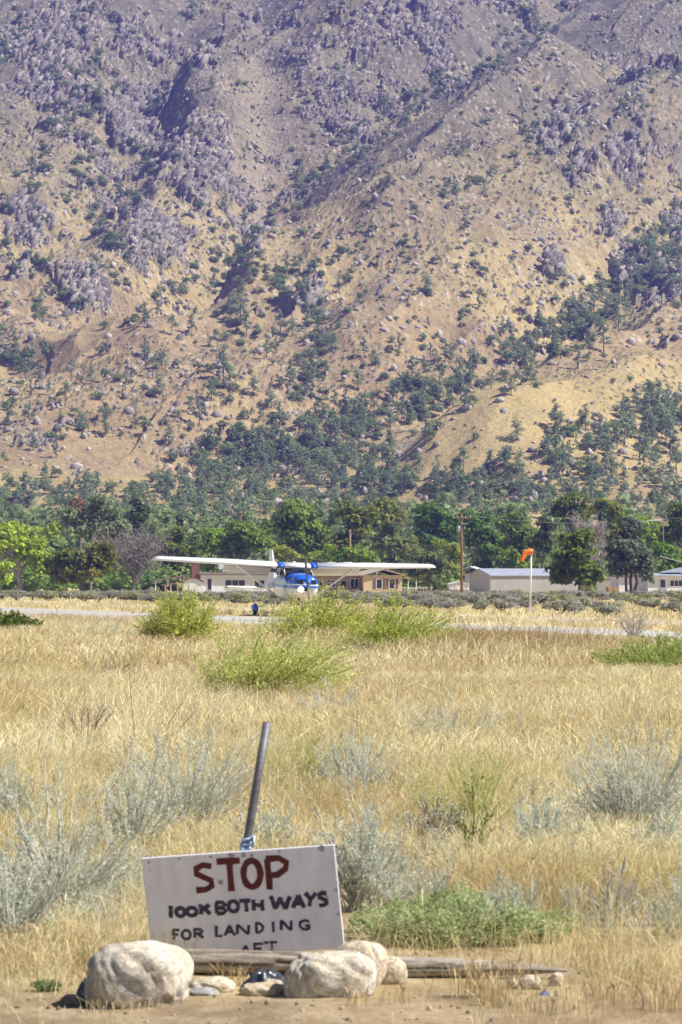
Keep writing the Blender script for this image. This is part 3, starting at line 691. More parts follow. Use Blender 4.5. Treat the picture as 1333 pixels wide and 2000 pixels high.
# back row, towards the mountain
tree('deciduous_tree', 'tall spreading dark green tree behind the airplane tail fin', 'tree', 575, 1150, 500, [(590, 1005, 52, 36), (560, 1050, 60, 45), (620, 1060, 40, 40)], (0.035, 0.075, 0.02), (0.11, 0.17, 0.045), 31, 1.0, 0.24, nb=12)
tree('deciduous_tree', 'dark brownish-green tree behind the bare brown pole and cockpit roof', 'tree', 690, 1150, 490, [(690, 1010, 48, 34), (690, 1055, 55, 45)], (0.035, 0.065, 0.018), (0.11, 0.13, 0.035), 32, 1.0, 0.24, nb=12)
tree('deciduous_tree', 'tall thin-leaved green tree with grey limbs behind the rooftop coolers', 'tree', 765, 1150, 510, [(745, 1000, 52, 32), (770, 1045, 48, 52), (800, 1080, 30, 30)], (0.06, 0.09, 0.04), (0.12, 0.155, 0.07), 33, 0.75, 0.24, nb=12)
tree('deciduous_tree', 'dense deep green tree just behind the power pole', 'tree', 850, 1150, 530, [(840, 1015, 45, 35), (880, 1025, 40, 30), (850, 1055, 50, 30)], (0.025, 0.07, 0.018), (0.06, 0.13, 0.03), 34, 1.1, 0.22, nb=12)
tree('deciduous_tree', 'deep green tree between the power pole and the windsock', 'tree', 940, 1150, 500, [(930, 1025, 42, 34), (955, 1065, 48, 38)], (0.03, 0.075, 0.018), (0.075, 0.14, 0.03), 35, 1.1, 0.22, nb=12)
tree('deciduous_tree', 'broad mid-green tree behind the metal shed roof', 'tree', 1010, 1150, 490, [(1005, 1025, 45, 32), (1010, 1065, 42, 36)], (0.035, 0.075, 0.018), (0.10, 0.145, 0.035), 36, 1.0, 0.22, nb=12)
tree('deciduous_tree', 'green tree behind the white house wall, next to the tail fin', 'tree', 480, 1150, 480, [(470, 1040, 44, 38), (500, 1060, 40, 40), (455, 1075, 30, 26)], (0.04, 0.08, 0.02), (0.11, 0.18, 0.045), 37, 1.0, 0.23, nb=12)
tree('deciduous_tree', 'bright green tree above the brick chimney', 'tree', 405, 1150, 490, [(405, 1060, 34, 34), (435, 1055, 30, 34)], (0.06, 0.12, 0.025), (0.14, 0.22, 0.05), 38, 1.0, 0.23, nb=10)
tree('deciduous_tree', 'dark olive tree above the porch of the white house', 'tree', 335, 1150, 480, [(340, 1065, 40, 30), (310, 1080, 30, 28), (370, 1080, 30, 24)], (0.03, 0.06, 0.018), (0.09, 0.125, 0.03), 39, 1.0, 0.22, nb=10)
tree('conifer_tree', 'small dark pointed conifer above the white house porch', 'tree', 352, 1140, 520, [(352, 1020, 9, 14), (352, 1045, 15, 18)], (0.03, 0.055, 0.022), (0.07, 0.10, 0.04), 40, 1.2, 0.2, nb=8)
tree('conifer_tree', 'tall dark conifer beside the grey-green willow', 'tree', 272, 1150, 480, [(270, 985, 14, 20), (272, 1012, 24, 22), (268, 1045, 30, 26)], (0.03, 0.055, 0.022), (0.085, 0.11, 0.04), 41, 1.1, 0.2, nb=9)
tree('willow_tree', 'large pale grey-green willow with a dead white limb', 'tree', 185, 1150, 460, [(200, 1000, 42, 32), (170, 1030, 46, 40), (225, 1040, 45, 38), (140, 1010, 28, 26)], (0.12, 0.15, 0.075), (0.22, 0.235, 0.13), 42, 0.9, 0.2, nb=13)
tree('brown_tree', 'reddish-brown dead crown rising behind the grey-green willow', 'dead tree', 150, 1140, 520, [(150, 985, 24, 20), (158, 1005, 22, 18)], (0.19, 0.11, 0.065), (0.30, 0.18, 0.11), 43, 0.55, 0.2, nb=9)
tree('deciduous_tree', 'yellow-green tree peeping between cottonwood and willow', 'tree', 100, 1150, 520, [(95, 1035, 28, 24), (60, 1050, 26, 30)], (0.08, 0.14, 0.03), (0.17, 0.25, 0.06), 44, 1.0, 0.23, nb=9)
tree('cottonwood_tree', 'bright yellow-green cottonwood with drooping crown at the picture edge', 'tree', 40, 1150, 420, [(20, 1050, 42, 40), (62, 1075, 40, 34), (-20, 1070, 50, 60), (85, 1100, 26, 30)], (0.07, 0.13, 0.02), (0.19, 0.26, 0.05), 45, 1.0, 0.22, nb=12, trunk=0.4, bark=(0.30, 0.27, 0.24))
tree('cottonwood_tree', 'low bright green cottonwood sapling in front of the big one', 'tree', 5, 1150, 390, [(4, 1120, 24, 28)], (0.09, 0.16, 0.03), (0.18, 0.26, 0.06), 46, 1.1, 0.19, nb=9, trunk=0.12)
tree('deciduous_tree', 'low dark olive-green tree beside the leafless grey tree', 'tree', 160, 1150, 420, [(150, 1105, 60, 40), (200, 1090, 36, 36), (110, 1120, 34, 30)], (0.03, 0.06, 0.015), (0.11, 0.125, 0.03), 47, 1.1, 0.2, nb=12)
bare_tree('bare_tree', 'leafless grey tree with dense twiggy crown beside the white house', 262, 1150, 405, 1045, 62, (0.24, 0.225, 0.205), 48, 0.26, 16, 11, 9)
bare_tree('bare_tree', 'dead pinkish-grey tree behind the leafy tree near the windsock', 1158, 1150, 452, 1010, 42, (0.36, 0.31, 0.28), 49, 0.24, 13, 9, 7)
bare_tree('dead_limb_tree', 'white dead branches sticking out of the grey-green willow', 178, 1150, 438, 1022, 22, (0.55, 0.51, 0.46), 50, 0.16, 5, 3, 0)
tree('pine_tree', 'umbrella-shaped dark pine with the highest crown near the windsock', 'tree', 1125, 1150, 500, [(1120, 985, 42, 24), (1125, 1010, 40, 22), (1095, 1000, 24, 20)], (0.03, 0.065, 0.015), (0.095, 0.13, 0.03), 51, 1.1, 0.2, nb=12)
tree('pine_tree', 'lighter yellow-green pine touching the umbrella-shaped pine', 'tree', 1190, 1150, 495, [(1180, 995, 32, 24), (1205, 1010, 26, 26), (1190, 1045, 34, 40)], (0.05, 0.085, 0.015), (0.14, 0.165, 0.035), 52, 1.1, 0.2, nb=12)
tree('cypress_tree', 'narrow dark column-shaped cypress', 'cypress', 1178, 1150, 470, [(1176, 992, 4, 14), (1177, 1015, 6, 18), (1178, 1042, 7, 20)], (0.02, 0.055, 0.018), (0.045, 0.09, 0.03), 53, 1.3, 0.16, nb=8, lobe=0.9)
tree('conifer_tree', 'olive ragged conifer above the metal shed roof', 'tree', 1062, 1150, 470, [(1065, 1030, 20, 30), (1062, 1065, 24, 36)], (0.04, 0.06, 0.02), (0.10, 0.11, 0.04), 54, 0.9, 0.2, nb=11)
tree('deciduous_tree', 'leafy dark green tree in front of the metal shed corner', 'tree', 1145, 1165, 345, [(1125, 1055, 46, 28), (1120, 1095, 52, 34), (1150, 1125, 40, 24), (1100, 1120, 36, 26)], (0.025, 0.06, 0.012), (0.09, 0.13, 0.028), 55, 1.2, 0.19, nb=13, trunk=0.22, trunks=2, bark=(0.36, 0.28, 0.22))
tree('juniper_tree', 'grey-green juniper on dark forked trunks', 'tree', 1232, 1168, 340, [(1225, 1035, 26, 24), (1215, 1070, 38, 34), (1245, 1090, 38, 34), (1260, 1115, 28, 24), (1205, 1105, 26, 28)], (0.06, 0.08, 0.055), (0.145, 0.165, 0.115), 56, 1.1, 0.17, nb=12, trunk=0.17, trunks=3, bark=(0.10, 0.08, 0.065))
tree('deciduous_tree', 'bright green tree behind the street lamp arm', 'tree', 1262, 1150, 500, [(1255, 1030, 34, 26), (1285, 1050, 30, 30)], (0.05, 0.11, 0.02), (0.13, 0.20, 0.04), 57, 1.0, 0.22, nb=10)
tree('pine_tree', 'dark pine cut by the picture edge beside the street lamp', 'tree', 1325, 1150, 470, [(1320, 1000, 24, 28), (1345, 1030, 40, 40), (1310, 1045, 28, 28)], (0.025, 0.06, 0.015), (0.085, 0.12, 0.03), 58, 1.1, 0.2, nb=12)
tree('deciduous_tree', 'vivid green low tree above the white cottage roof', 'tree', 1310, 1150, 440, [(1305, 1085, 30, 22), (1330, 1100, 24, 24), (1290, 1075, 22, 18)], (0.04, 0.10, 0.015), (0.11, 0.19, 0.035), 59, 1.1, 0.2, nb=10)
tree('olive_tree', 'rounded pale olive bush-like tree at the end of the tan house', 'tree', 840, 1158, 395, [(840, 1100, 38, 26), (845, 1125, 40, 24), (812, 1110, 22, 24)], (0.085, 0.10, 0.035), (0.19, 0.20, 0.085), 60, 1.0, 0.17, nb=12, trunk=0.14)
tree('deciduous_tree', 'flat-topped green tree behind the olive bush and power pole', 'tree', 870, 1150, 440, [(865, 1068, 34, 14), (885, 1082, 24, 18)], (0.06, 0.10, 0.02), (0.15, 0.20, 0.05), 61, 1.0, 0.19, nb=11)
tree('deciduous_tree', 'small bright green tree behind the metal shed ridge', 'tree', 1000, 1150, 440, [(995, 1088, 22, 16), (1020, 1095, 22, 14)], (0.05, 0.10, 0.02), (0.12, 0.18, 0.04), 62, 1.0, 0.19, nb=9)
tree('deciduous_tree', 'light green low tree behind the tan house roof', 'tree', 665, 1150, 455, [(650, 1085, 30, 22), (690, 1085, 34, 22), (720, 1090, 26, 18)], (0.05, 0.11, 0.02), (0.13, 0.20, 0.04), 63, 1.0, 0.2, nb=10)
tree('deciduous_tree', 'pale green low tree behind the airplane nose and propeller', 'tree', 595, 1150, 455, [(595, 1092, 30, 14), (550, 1085, 26, 20)], (0.09, 0.13, 0.035), (0.18, 0.22, 0.07), 64, 1.0, 0.2, nb=9)
# second line of wood between the yards and the mountain, one mass
far = Soup(); fr = np.random.default_rng(71)
for i in range(420):
    D = 560 + 220 * fr.random(); x = (fr.random() * 2.9 - 1.45) * 0.0978 * D; z = float(gz(x, D)) if D < 640 else float(base_z(D)); h = (8 + 8 * fr.random()) * (0.9 if D < 700 else 0.8)
    k = fr.random() < 0.55; V, Q_, C_ = PINES[fr.integers(0, 5)][2] if k else OAKS[fr.integers(0, 3)][1]
    s_ = h if k else h * 0.95; a = fr.random() * 6.28; c1_, c2_ = math.cos(a), math.sin(a)
    far.add(np.stack([(V[:, 0] * c1_ - V[:, 1] * c2_) * s_ + x, (V[:, 0] * c2_ + V[:, 1] * c1_) * s_ + D, V[:, 2] * s_ + z - 0.3], -1), Q_, C_ * np.array([0.95, 1.0, 0.7]))
for i in range(330):
    D = 428 + 90 * fr.random(); x = (fr.random() * 2.9 - 1.45) * 0.0978 * D; h = 2.0 + 3.2 * fr.random()
    if abs(proj(x, D, 0)[0] - 1235) < 95 and D < 470: continue
    V, Q_, C_ = OAKS[fr.integers(0, 3)][1]; a = fr.random() * 6.28; c1_, c2_ = math.cos(a), math.sin(a)
    far.add(np.stack([(V[:, 0] * c1_ - V[:, 1] * c2_) * h * 1.3 + x, (V[:, 0] * c2_ + V[:, 1] * c1_) * h * 1.3 + D, V[:, 2] * h + float(gz(x, D)) - 0.3], -1), Q_, C_ * np.array([0.95, 1.1, 0.55]))
tag(far.build('valley_wood', M_leaf), kind='stuff')

# ------------------------------------------------------------------ houses, sheds, poles
M_white = mat('white_paint', (0.78, 0.78, 0.78), 0.6, (0.70, 0.70, 0.69), 2.0)
M_tanp = mat('tan_paint', (0.62, 0.48, 0.29), 0.7, (0.57, 0.44, 0.26), 2.0)
M_brownp = mat('brown_boards', (0.20, 0.13, 0.09), 0.8, (0.14, 0.09, 0.06), 4.0)
M_tanw = mat('tan_brown_wall', (0.34, 0.25, 0.17), 0.8, (0.29, 0.21, 0.14), 3.0)
M_roof = mat('roof_sheet', (0.46, 0.38, 0.28), 0.7, (0.40, 0.33, 0.25), 1.5)
M_droof = mat('dark_roof', (0.12, 0.10, 0.09), 0.8, (0.18, 0.14, 0.11), 3.0)
M_rust = mat('rusty_roof', (0.20, 0.10, 0.06), 0.8, (0.28, 0.17, 0.11), 3.0)
M_pane = mat('window_pane', (0.03, 0.035, 0.045), 0.08, spec=0.6)
M_trim = mat('trim_white', (0.80, 0.80, 0.79), 0.6)
M_brick = mat('chimney_brick', (0.26, 0.13, 0.08), 0.85, (0.19, 0.09, 0.06), 8.0)
M_redb = mat('red_brown_fence', (0.17, 0.07, 0.05), 0.8, (0.12, 0.05, 0.04), 5.0)
M_conc = mat('concrete', (0.52, 0.50, 0.46), 0.9, (0.45, 0.43, 0.40), 4.0)
M_wood = mat('pole_wood', (0.30, 0.17, 0.09), 0.85, (0.22, 0.13, 0.08), 3.0, stretch=(6, 6, 0.6))
M_steel = mat('grey_metal', (0.45, 0.46, 0.48), 0.4, metal=0.6)
M_shed = mat('shed_sheet', (0.50, 0.48, 0.45), 0.6, (0.44, 0.42, 0.40), 1.2, stretch=(1, 1, 0.2))
M_galv = mat('galvanised_roof', (0.50, 0.53, 0.60), 0.5, (0.40, 0.43, 0.50), 1.5, metal=0.3)
M_hay = mat('hay', (0.42, 0.27, 0.14), 0.95, (0.34, 0.22, 0.11), 9.0)
M_wire = mat('wire', (0.20, 0.20, 0.21), 0.6)
M_blue = mat('blue_plastic', (0.03, 0.17, 0.50), 0.5)
def spot(px, D):
    x = gx(px, D); return (x, D, float(gz(x, D)))
def window(root, x0, x1, z0, z1, y=0.0, frame=None, bars=1, t=0.06):
    f = MB(); yy = y - 0.05
    f.box(x0 - t, x1 + t, yy, y - 0.002, z0 - t, z0); f.box(x0 - t, x1 + t, yy, y - 0.002, z1, z1 + t); f.box(x0 - t, x0, yy, y - 0.002, z0, z1); f.box(x1, x1 + t, yy, y - 0.002, z0, z1)
    for k in range(bars):
        c = x0 + (x1 - x0) * (k + 1) / (bars + 1); f.box(c - 0.025, c + 0.025, yy, y - 0.003, z0, z1)
    w_ = f.build('window', frame or M_trim, root)
    MB().box(x0, x1, y - 0.022, y - 0.004, z0, z1).build('pane', M_pane, w_)
    return w_
def gable_roof(root, m, x0, x1, y0, y1, z, rise, over=0.3, th=0.12, ridge='x'):
    b = MB()
    if ridge == 'x':
        ym = (y0 + y1) / 2; sl = rise / (ym - y0)
        for s, e in ((y0 - over, ym), (ym, y1 + over)):
            za = z - over * sl if s < y0 else z + rise; zb = z + rise if s < y0 else z - over * sl
            b.extrude([(s, za + 0.01), (e, zb + 0.01), (e, zb + th), (s, za + th)], 'x', x0 - over, x1 + over)
    else:
        xm = (x0 + x1) / 2; sl = rise / (xm - x0)
        for s, e in ((x0 - over, xm), (xm, x1 + over)):
            za = z - over * sl if s < x0 else z + rise; zb = z + rise if s < x0 else z - over * sl
            b.extrude([(s, za + 0.01), (e, zb + 0.01), (e, zb + th), (s, za + th)], 'y', y0 - over, y1 + over)
    return b.build('roof', m, root)
mp = lambda D: D / FPX
# tan house: gabled end block, long brown wing, rooftop coolers
D = 420; u = mp(D)
th = empty('tan_house', spot(748, D), math.radians(14), 'tan bungalow with shuttered windows, a long brown wing and railed porch', 'house')
MB().box(-2.4, 2.4, 0, 6.0, -0.3, 2.35).build('wall', M_tanp, th)
MB().box(-8.6, -2.4, 1.2, 6.4, -0.3, 2.25).build('wing_wall', M_tanw, th)
gable_roof(th, M_roof, -2.4, 2.4, 0, 6.0, 2.35, 0.62, 0.4, ridge='y')
b = MB(); b.extrude([(0.5, 2.28), (6.9, 2.55), (6.9, 2.66), (0.5, 2.39)], 'x', -8.9, -2.83); b.build('wing_roof', M_roof, th)
for cx in (-0.45, 1.15):
    w_ = window(th, cx - 0.32, cx + 0.32, 0.75, 1.85, bars=0)
    for s in (-1, 1): MB().box(cx + s * 0.60 - 0.14, cx + s * 0.60 + 0.14, -0.05, -0.004, 0.7, 1.9).build('shutter', M_brownp, th)
for cx in (-7.6, -6.1): window(th, cx - 0.5, cx + 0.5, 0.95, 1.75, 1.2, bars=1)
window(th, -4.9, -4.2, 0.4, 1.7, 1.2, bars=0); window(th, -3.7, -2.7, 0.7, 1.9, 1.2, bars=1)
pr = MB()
for k in range(8): pr.box(-5.6 + k * 0.42, -5.52 + k * 0.42, 0.25, 0.33, -0.2, 0.85)
for z in (0.25, 0.55, 0.85): pr.box(-5.62, -2.55, 0.22, 0.36, z, z + 0.1)
pr.build('porch_railing', M_brownp, th)
b = MB(); b.extrude([(2.86, 2.1), (4.6, 1.85), (4.6, 1.95), (2.86, 2.2)], 'y', 0.4, 4.6); b.build('porch_roof', M_roof, th)
for y in (0.6, 4.3): MB().box(4.3, 4.4, y, y + 0.1, -0.2, 1.86).build('porch_post', M_trim, th)
pr = MB()
for k in range(12): pr.box(2.5 + k * 0.33, 2.55 + k * 0.33, 0.42, 0.47, -0.1, 0.8)
pr.box(2.42, 6.4, 0.41, 0.48, 0.8, 0.86); pr.build('deck_railing', M_trim, th)
for i, px in enumerate((646, 678)):
    c = at(px, 1108, D + 4.5); r_ = empty('roof_cooler', tuple(c), math.radians(14), ('boxy white evaporative cooler on the brown wing roof, beside the pipe', 'boxy white evaporative cooler on the brown wing roof, nearer the wing end')[1 - i], 'air cooler', 'coolers on the tan house roof')
    MB().box(-0.55, 0.55, -0.5, 0.5, -0.12, 0.62).build('housing', M_white, r_, bevel=0.03); g_ = MB()
    for k in range(5): g_.box(-0.46, 0.46, -0.53, -0.505, 0.0 + k * 0.11, 0.05 + k * 0.11)
    g_.build('grille', M_steel, r_)
# white house with brick chimney
D = 425; wh = empty('white_house', spot(455, D), math.radians(10), 'long low white house with dark windows and a brick chimney', 'house')
MB().box(-3.9, 5.6, 0, 6.0, -0.3, 2.35).build('wall', M_white, wh)
b = MB(); b.extrude([(-0.4, 2.36), (6.3, 2.62), (6.3, 2.74), (-0.4, 2.47)], 'x', -4.2, 5.9); b.build('roof', M_droof, wh)
window(wh, -3.1, -2.6, 0.5, 1.9, bars=0); window(wh, -0.9, 1.5, 0.75, 1.75, bars=2); window(wh, 2.7, 3.9, 0.8, 1.7, bars=1); window(wh, 4.5, 5.3, 0.8, 1.7, bars=1)
MB().box(-4.9, -3.95, 1.0, 1.9, -0.3, 3.5).box(-4.82, -4.03, 1.1, 1.8, 3.5, 3.75).build('chimney', M_brick, wh)
MB().box(-4.0, 5.7, -0.14, -0.01, -0.35, 0.32).build('skirt_board', M_trim, wh)
b = MB(); b.extrude([(-9.6, 1.55), (-4.95, 2.25), (-4.95, 2.37), (-9.6, 1.67)], 'y', 0.6, 5.4); b.build('carport_roof', M_droof, wh)
for x in (-9.4, -7.9, -6.4): MB().box(x, x + 0.14, 0.8, 0.94, -0.3, 1.66 + (x + 9.6) * 0.15).build('carport_post', M_trim, wh)
c = at(437, 1106, D + 4); r_ = empty('roof_cooler', (c[0], c[1], c[2] - 0.1), 0.2, 'low grey-white cooler on the white house roof', 'air cooler')
MB().box(-0.7, 0.7, -0.5, 0.5, -0.3, 0.55).build('housing', M_white, r_, bevel=0.03); MB().box(-0.75, 0.75, -0.55, 0.55, 0.55, 0.62).build('lid', M_steel, r_)
# small shed with curved rusty roof
D = 400; s_ = empty('garden_shed', spot(377, D), math.radians(8), 'small white shed with a curved rusty roof beside the white house', 'shed')
MB().box(-1.15, 1.15, 0, 2.4, -0.2, 1.55).build('wall', M_white, s_)
arc = [(-1.3 + 2.6 * k / 10, 1.56 + 0.42 * math.sin(math.pi * k / 10)) for k in range(11)]
MB().extrude(arc + [(x, z + 0.09) for x, z in arc[::-1]], 'y', -0.15, 2.55).build('roof', M_rust, s_)
MB().extrude([(x * 0.88, 1.552 + (z - 1.56) * 0.97) for x, z in arc], 'y', 0.0, 2.4).build('gable', M_white, s_)
MB().box(-0.4, 0.35, -0.05, -0.004, -0.1, 1.4).build('door', M_trim, s_)
p_ = empty('porch_shelter', spot(343, D), math.radians(8), 'low open porch shelter with white posts under a sagging roof', 'shelter')
b = MB(); b.extrude([(-1.4, 1.15), (1.0, 1.5), (1.0, 1.6), (-1.4, 1.25)], 'y', -0.2, 2.2); b.build('roof', M_rust, p_)
for x in (-1.2, -0.6, 0.2, 0.8): MB().box(x, x + 0.16, 0, 0.12, -0.3, 1.16 + (x + 1.4) * 0.146).build('post', M_white, p_)
MB().box(-1.3, 0.95, 1.9, 2.0, -0.3, 1.1).build('back_wall', M_brownp, p_)
# metal shed
D = 385; u = mp(D); ms = empty('metal_shed', spot(958, D), math.radians(30), 'long grey sheet-metal shed with a pale blue-grey ridged roof', 'shed')
Wd, Ln, Hw = 4.3, 11.6, 2.4
# local x runs along the long side, y across it
cw = MB()
n = 90
cw.box(0.0, Ln, 0.0, Wd, -0.3, Hw)
for k in range(n): cw.box(0.05 + k * Ln / n, 0.05 + k * Ln / n + Ln / n * 0.45, -0.03, -0.001, -0.3, Hw - 0.02)
cw.build('wall', M_shed, ms)
MB().extrude([(0, Hw), (Wd, Hw), (Wd / 2, Hw + 0.62)], 'x', 0.02, Ln - 0.02).build('gable', M_shed, ms)
rb = MB()
for a, b_, za, zb in ((-0.25, Wd / 2, Hw - 0.10, Hw + 0.64), (Wd / 2, Wd + 0.25, Hw + 0.64, Hw - 0.10)):
    rb.extrude([(a, za + 0.005), (b_, zb + 0.005), (b_, zb + 0.07), (a, za + 0.07)], 'x', -0.2, Ln + 0.2)
for k in range(28):
    x = -0.15 + k * 0.5; rb.extrude([(-0.26, Hw - 0.03), (Wd / 2, Hw + 0.712), (Wd / 2, Hw + 0.742), (-0.26, Hw)], 'x', x, x + 0.07)
rb.build('roof', M_galv, ms)
for k in (3, 7): MB().box(k * Ln / 9, k * Ln / 9 + 0.05, -0.05, -0.031, -0.3, Hw - 0.05).build('downpipe', M_steel, ms)
MB().extrude([(0.85, 1.0), (1.75, 1.0), (1.75, 1.95), (0.85, 1.95)], 'x', -0.03, -0.002).build('door', M_shed, ms)
# small white shed, pale roof behind, rail fence
D = 410; s_ = empty('white_shed', spot(898, D), math.radians(6), 'small white shed with low gable next to the power pole', 'shed')
MB().box(-1.15, 1.15, 0, 2.2, -0.2, 1.3).build('wall', M_white, s_); gable_roof(s_, M_white, -1.15, 1.15, 0, 2.2, 1.3, 0.28, 0.12, 0.07, 'y')
MB().extrude([(-1.15, 1.3), (1.15, 1.3), (0, 1.58)], 'y', 0.0, 2.2).build('gable', M_white, s_); MB().box(-0.5, 0.5, -0.04, -0.003, -0.1, 1.15).build('door', M_trim, s_)
D = 450; s_ = empty('carport_house', spot(905, D), math.radians(-10), 'pale house with open dark carport behind the power pole', 'house')
MB().box(0.2, 3.2, 0, 4.5, -0.2, 2.4).build('wall', M_white, s_); b = MB(); b.extrude([(-2.0, 2.45), (0.9, 3.35), (3.6, 2.45), (3.6, 2.56), (0.9, 3.47), (-2.0, 2.56)], 'y', -0.4, 4.8); b.build('roof', M_white, s_)
for x in (-1.8, -1.1, -0.4): MB().box(x, x + 0.1, 0, 0.1, -0.2, 2.4).build('carport_post', M_trim, s_)
MB().box(-1.9, 0.15, 3.9, 4.0, -0.2, 2.3).build('carport_wall', M_brownp, s_)
D = 405; fr_ = empty('rail_fence', spot(875, D), 0.03, 'low red-brown slatted fence between tan house and metal shed', 'fence')
b = MB()
for k in range(38): b.box(-3.4 + k * 0.19, -3.4 + k * 0.19 + 0.14, 0.0, 0.03, -0.2, 0.62 + 0.05 * ((k * 7) % 3))
b.build('slat_panel', M_redb, fr_)
for k in range(5): MB().box(-3.45 + k * 1.72, -3.33 + k * 1.72, 0.034, 0.14, -0.2, 0.85).build('post', M_redb, fr_)
D = 405; fr_ = empty('pipe_gate', spot(943, D - 18), 0.0, 'low pale pipe rail in front of the metal shed gable', 'gate')
for z in (0.25, 0.6): MB().tube([(-1.1, 0, z), (1.1, 0, z)], 0.03, 6).build('rail', M_steel, fr_)
for x in (-1.1, 0, 1.1): MB().tube([(x, 0.04, -0.3), (x, 0.04, 0.68)], 0.035, 6).build('post', M_steel, fr_)
# white cottage and what stands round it
D = 400; wc = empty('white_cottage', spot(1302, D), math.radians(12), 'white cottage with flat pale roof at the picture edge', 'house')
MB().box(-2.2, 6.5, 0, 5, -0.3, 2.25).build('wall', M_white, wc); MB().box(-5.2, -2.2, 1.6, 5, -0.3, 2.1).build('side_wall', M_white, wc)
b = MB(); b.extrude([(-0.45, 2.27), (5.3, 2.5), (5.3, 2.6), (-0.45, 2.37)], 'x', -2.6, 6.8); b.build('roof', M_galv, wc)
b = MB(); b.extrude([(1.3, 2.12), (5.3, 2.22), (5.3, 2.3), (1.3, 2.2)], 'x', -5.4, -2.62); b.build('side_roof', M_droof, wc)
window(wc, 0.45, 1.9, 1.1, 1.75, bars=2); window(wc, -0.75, -0.15, 0.85, 1.85, bars=0); MB().box(-0.85, -0.05, -0.34, -0.06, 0.55, 0.95).build('window_cooler', M_steel, wc)
b = MB(); b.extrude([(0.5, 2.66), (3.2, 3.25), (5.9, 2.66)], 'y', 2.2, 5.2); b.build('upper_roof', M_galv, wc)
D = 395; o = empty('patio_table', spot(1293, D), 0.1, 'low pale bench table on the grass before the white cottage', 'table')
MB().box(-0.6, 0.6, -0.3, 0.3, 0.5, 0.55).build('top', M_trim, o)
for x in (-0.5, 0.5):
    for y in (-0.24, 0.24): MB().box(x - 0.03, x + 0.03, y - 0.03, y + 0.03, -0.05, 0.497).build('leg', M_steel, o)
D = 430; o = empty('long_barn', spot(1190, D), math.radians(4), 'low pale outbuilding glimpsed under the juniper', 'shed')
MB().box(-4.6, 4.2, 0, 4, -0.3, 1.75).build('wall', M_white, o); b = MB(); b.extrude([(-0.4, 1.76), (4.4, 2.1), (4.4, 2.2), (-0.4, 1.86)], 'x', -4.9, 4.5); b.build('roof', M_droof, o)
MB().box(-2.9, -1.6, -0.05, -0.003, 0, 1.4).build('door', M_droof, o); window(o, 2.2, 3.2, 0.6, 1.3, bars=1)
D = 400; o = empty('hay_stack', spot(1198, D), 0.2, 'square brown bale stack under the juniper', 'hay'); 
for k in range(2):
    for j in range(2): MB().box(-0.62 + j * 0.63, -0.02 + j * 0.63, 0, 1.0, k * 0.55 - 0.05, k * 0.55 + 0.48).build('bale', M_hay, o, bevel=0.04)
D = 392; o = empty('blue_barrel', spot(1133, D), 0, 'bright blue barrel at the foot of the leafy tree', 'barrel')
MB().rings([[(r_ * math.cos(a), r_ * math.sin(a), z) for a in np.linspace(0, 2 * math.pi, 14)[:-1]] for r_, z in ((0.26, -0.1), (0.29, 0.1), (0.28, 0.3), (0.30, 0.32), (0.28, 0.35), (0.29, 0.6), (0.26, 0.75))]).build('drum', M_blue, o, True)
MB().rings([[(r_ * math.cos(a), r_ * math.sin(a), z) for a in np.linspace(0, 2 * math.pi, 14)[:-1]] for r_, z in ((0.27, 0.752), (0.27, 0.79))]).build('lid', M_blue, o)
# brown house among the pines on the mountain foot
x, y = hill_seen(22, 994); z = float(hill_z(x, y)[0][0]); o = empty('brown_house', (float(x[0]), float(y[0]), z), 0.15, 'brown flat-roofed house among pines at the mountain foot', 'house')
MB().box(-6, 4.5, 0, 6, -2, 2.6).build('wall', M_brownp, o); MB().box(-6.6, 5.2, -0.6, 6.6, 2.61, 3.0).build('roof', M_droof, o); window(o, -3.5, -1.2, 0.9, 2.0, bars=1); MB().box(2.4, 3.4, 2, 3, 3.01, 3.9).build('chimney', M_brick, o)
# poles and wires
def cable(a, b, sag, r=0.016, n=14):
    a = np.array(a); b = np.array(b)
    return MB().tube([a + (b - a) * t - np.array([0, 0, sag * 4 * t * (1 - t)]) for t in np.linspace(0, 1, n)], r, 4)
D = 400; p1 = spot(902, D); up1 = empty('utility_pole', p1, 0.1, 'tall brown wooden power pole with crossarm and transformer by the small white shed', 'power pole')
Hp = at(902, 1005, D)[2] - p1[2]
MB().tube([(0, 0, -0.3), (0.02, 0, Hp * 0.5), (0, 0, Hp)], [0.17, 0.15, 0.12], 10).build('pole', M_wood, up1, True)
MB().box(-1.1, 1.1, -0.2, -0.1, Hp - 0.45, Hp - 0.33).build('crossarm', M_wood, up1)
MB().box(-0.05, 0.75, -0.21, -0.12, Hp - 1.1, Hp - 1.0).build('bracket_arm', M_steel, up1)
for x in (-1.0, -0.45, 0.45, 1.0): MB().tube([(x, -0.15, Hp - 0.33), (x, -0.15, Hp - 0.2), (x, -0.15, Hp - 0.14)], [0.03, 0.05, 0.02], 8).build('insulator', M_trim, up1)
MB().tube([(-0.36, -0.05, Hp - 2.0), (-0.36, -0.05, Hp - 1.95), (-0.36, -0.05, Hp - 1.35), (-0.36, -0.05, Hp - 1.3)], [0.16, 0.2, 0.2, 0.14], 12).build('transformer', M_steel, up1, True)
MB().tube([(0.35, -0.05, Hp - 1.7), (0.35, -0.05, Hp - 1.2)], [0.1, 0.1], 8).build('cutout', M_steel, up1, True)
MB().tube([(0.14, -0.1, Hp - 0.6), (0.30, -0.2, Hp * 0.6), (0.9, -1.2, 1.8)], 0.02, 5).build('guy_wire', M_wire, up1)
D2 = 455; p2 = spot(684, D2); up2 = empty('utility_pole', p2, 0, 'bare rusty-brown pole behind the tan house coolers', 'power pole'); Hq = at(684, 1034, D2)[2] - p2[2]
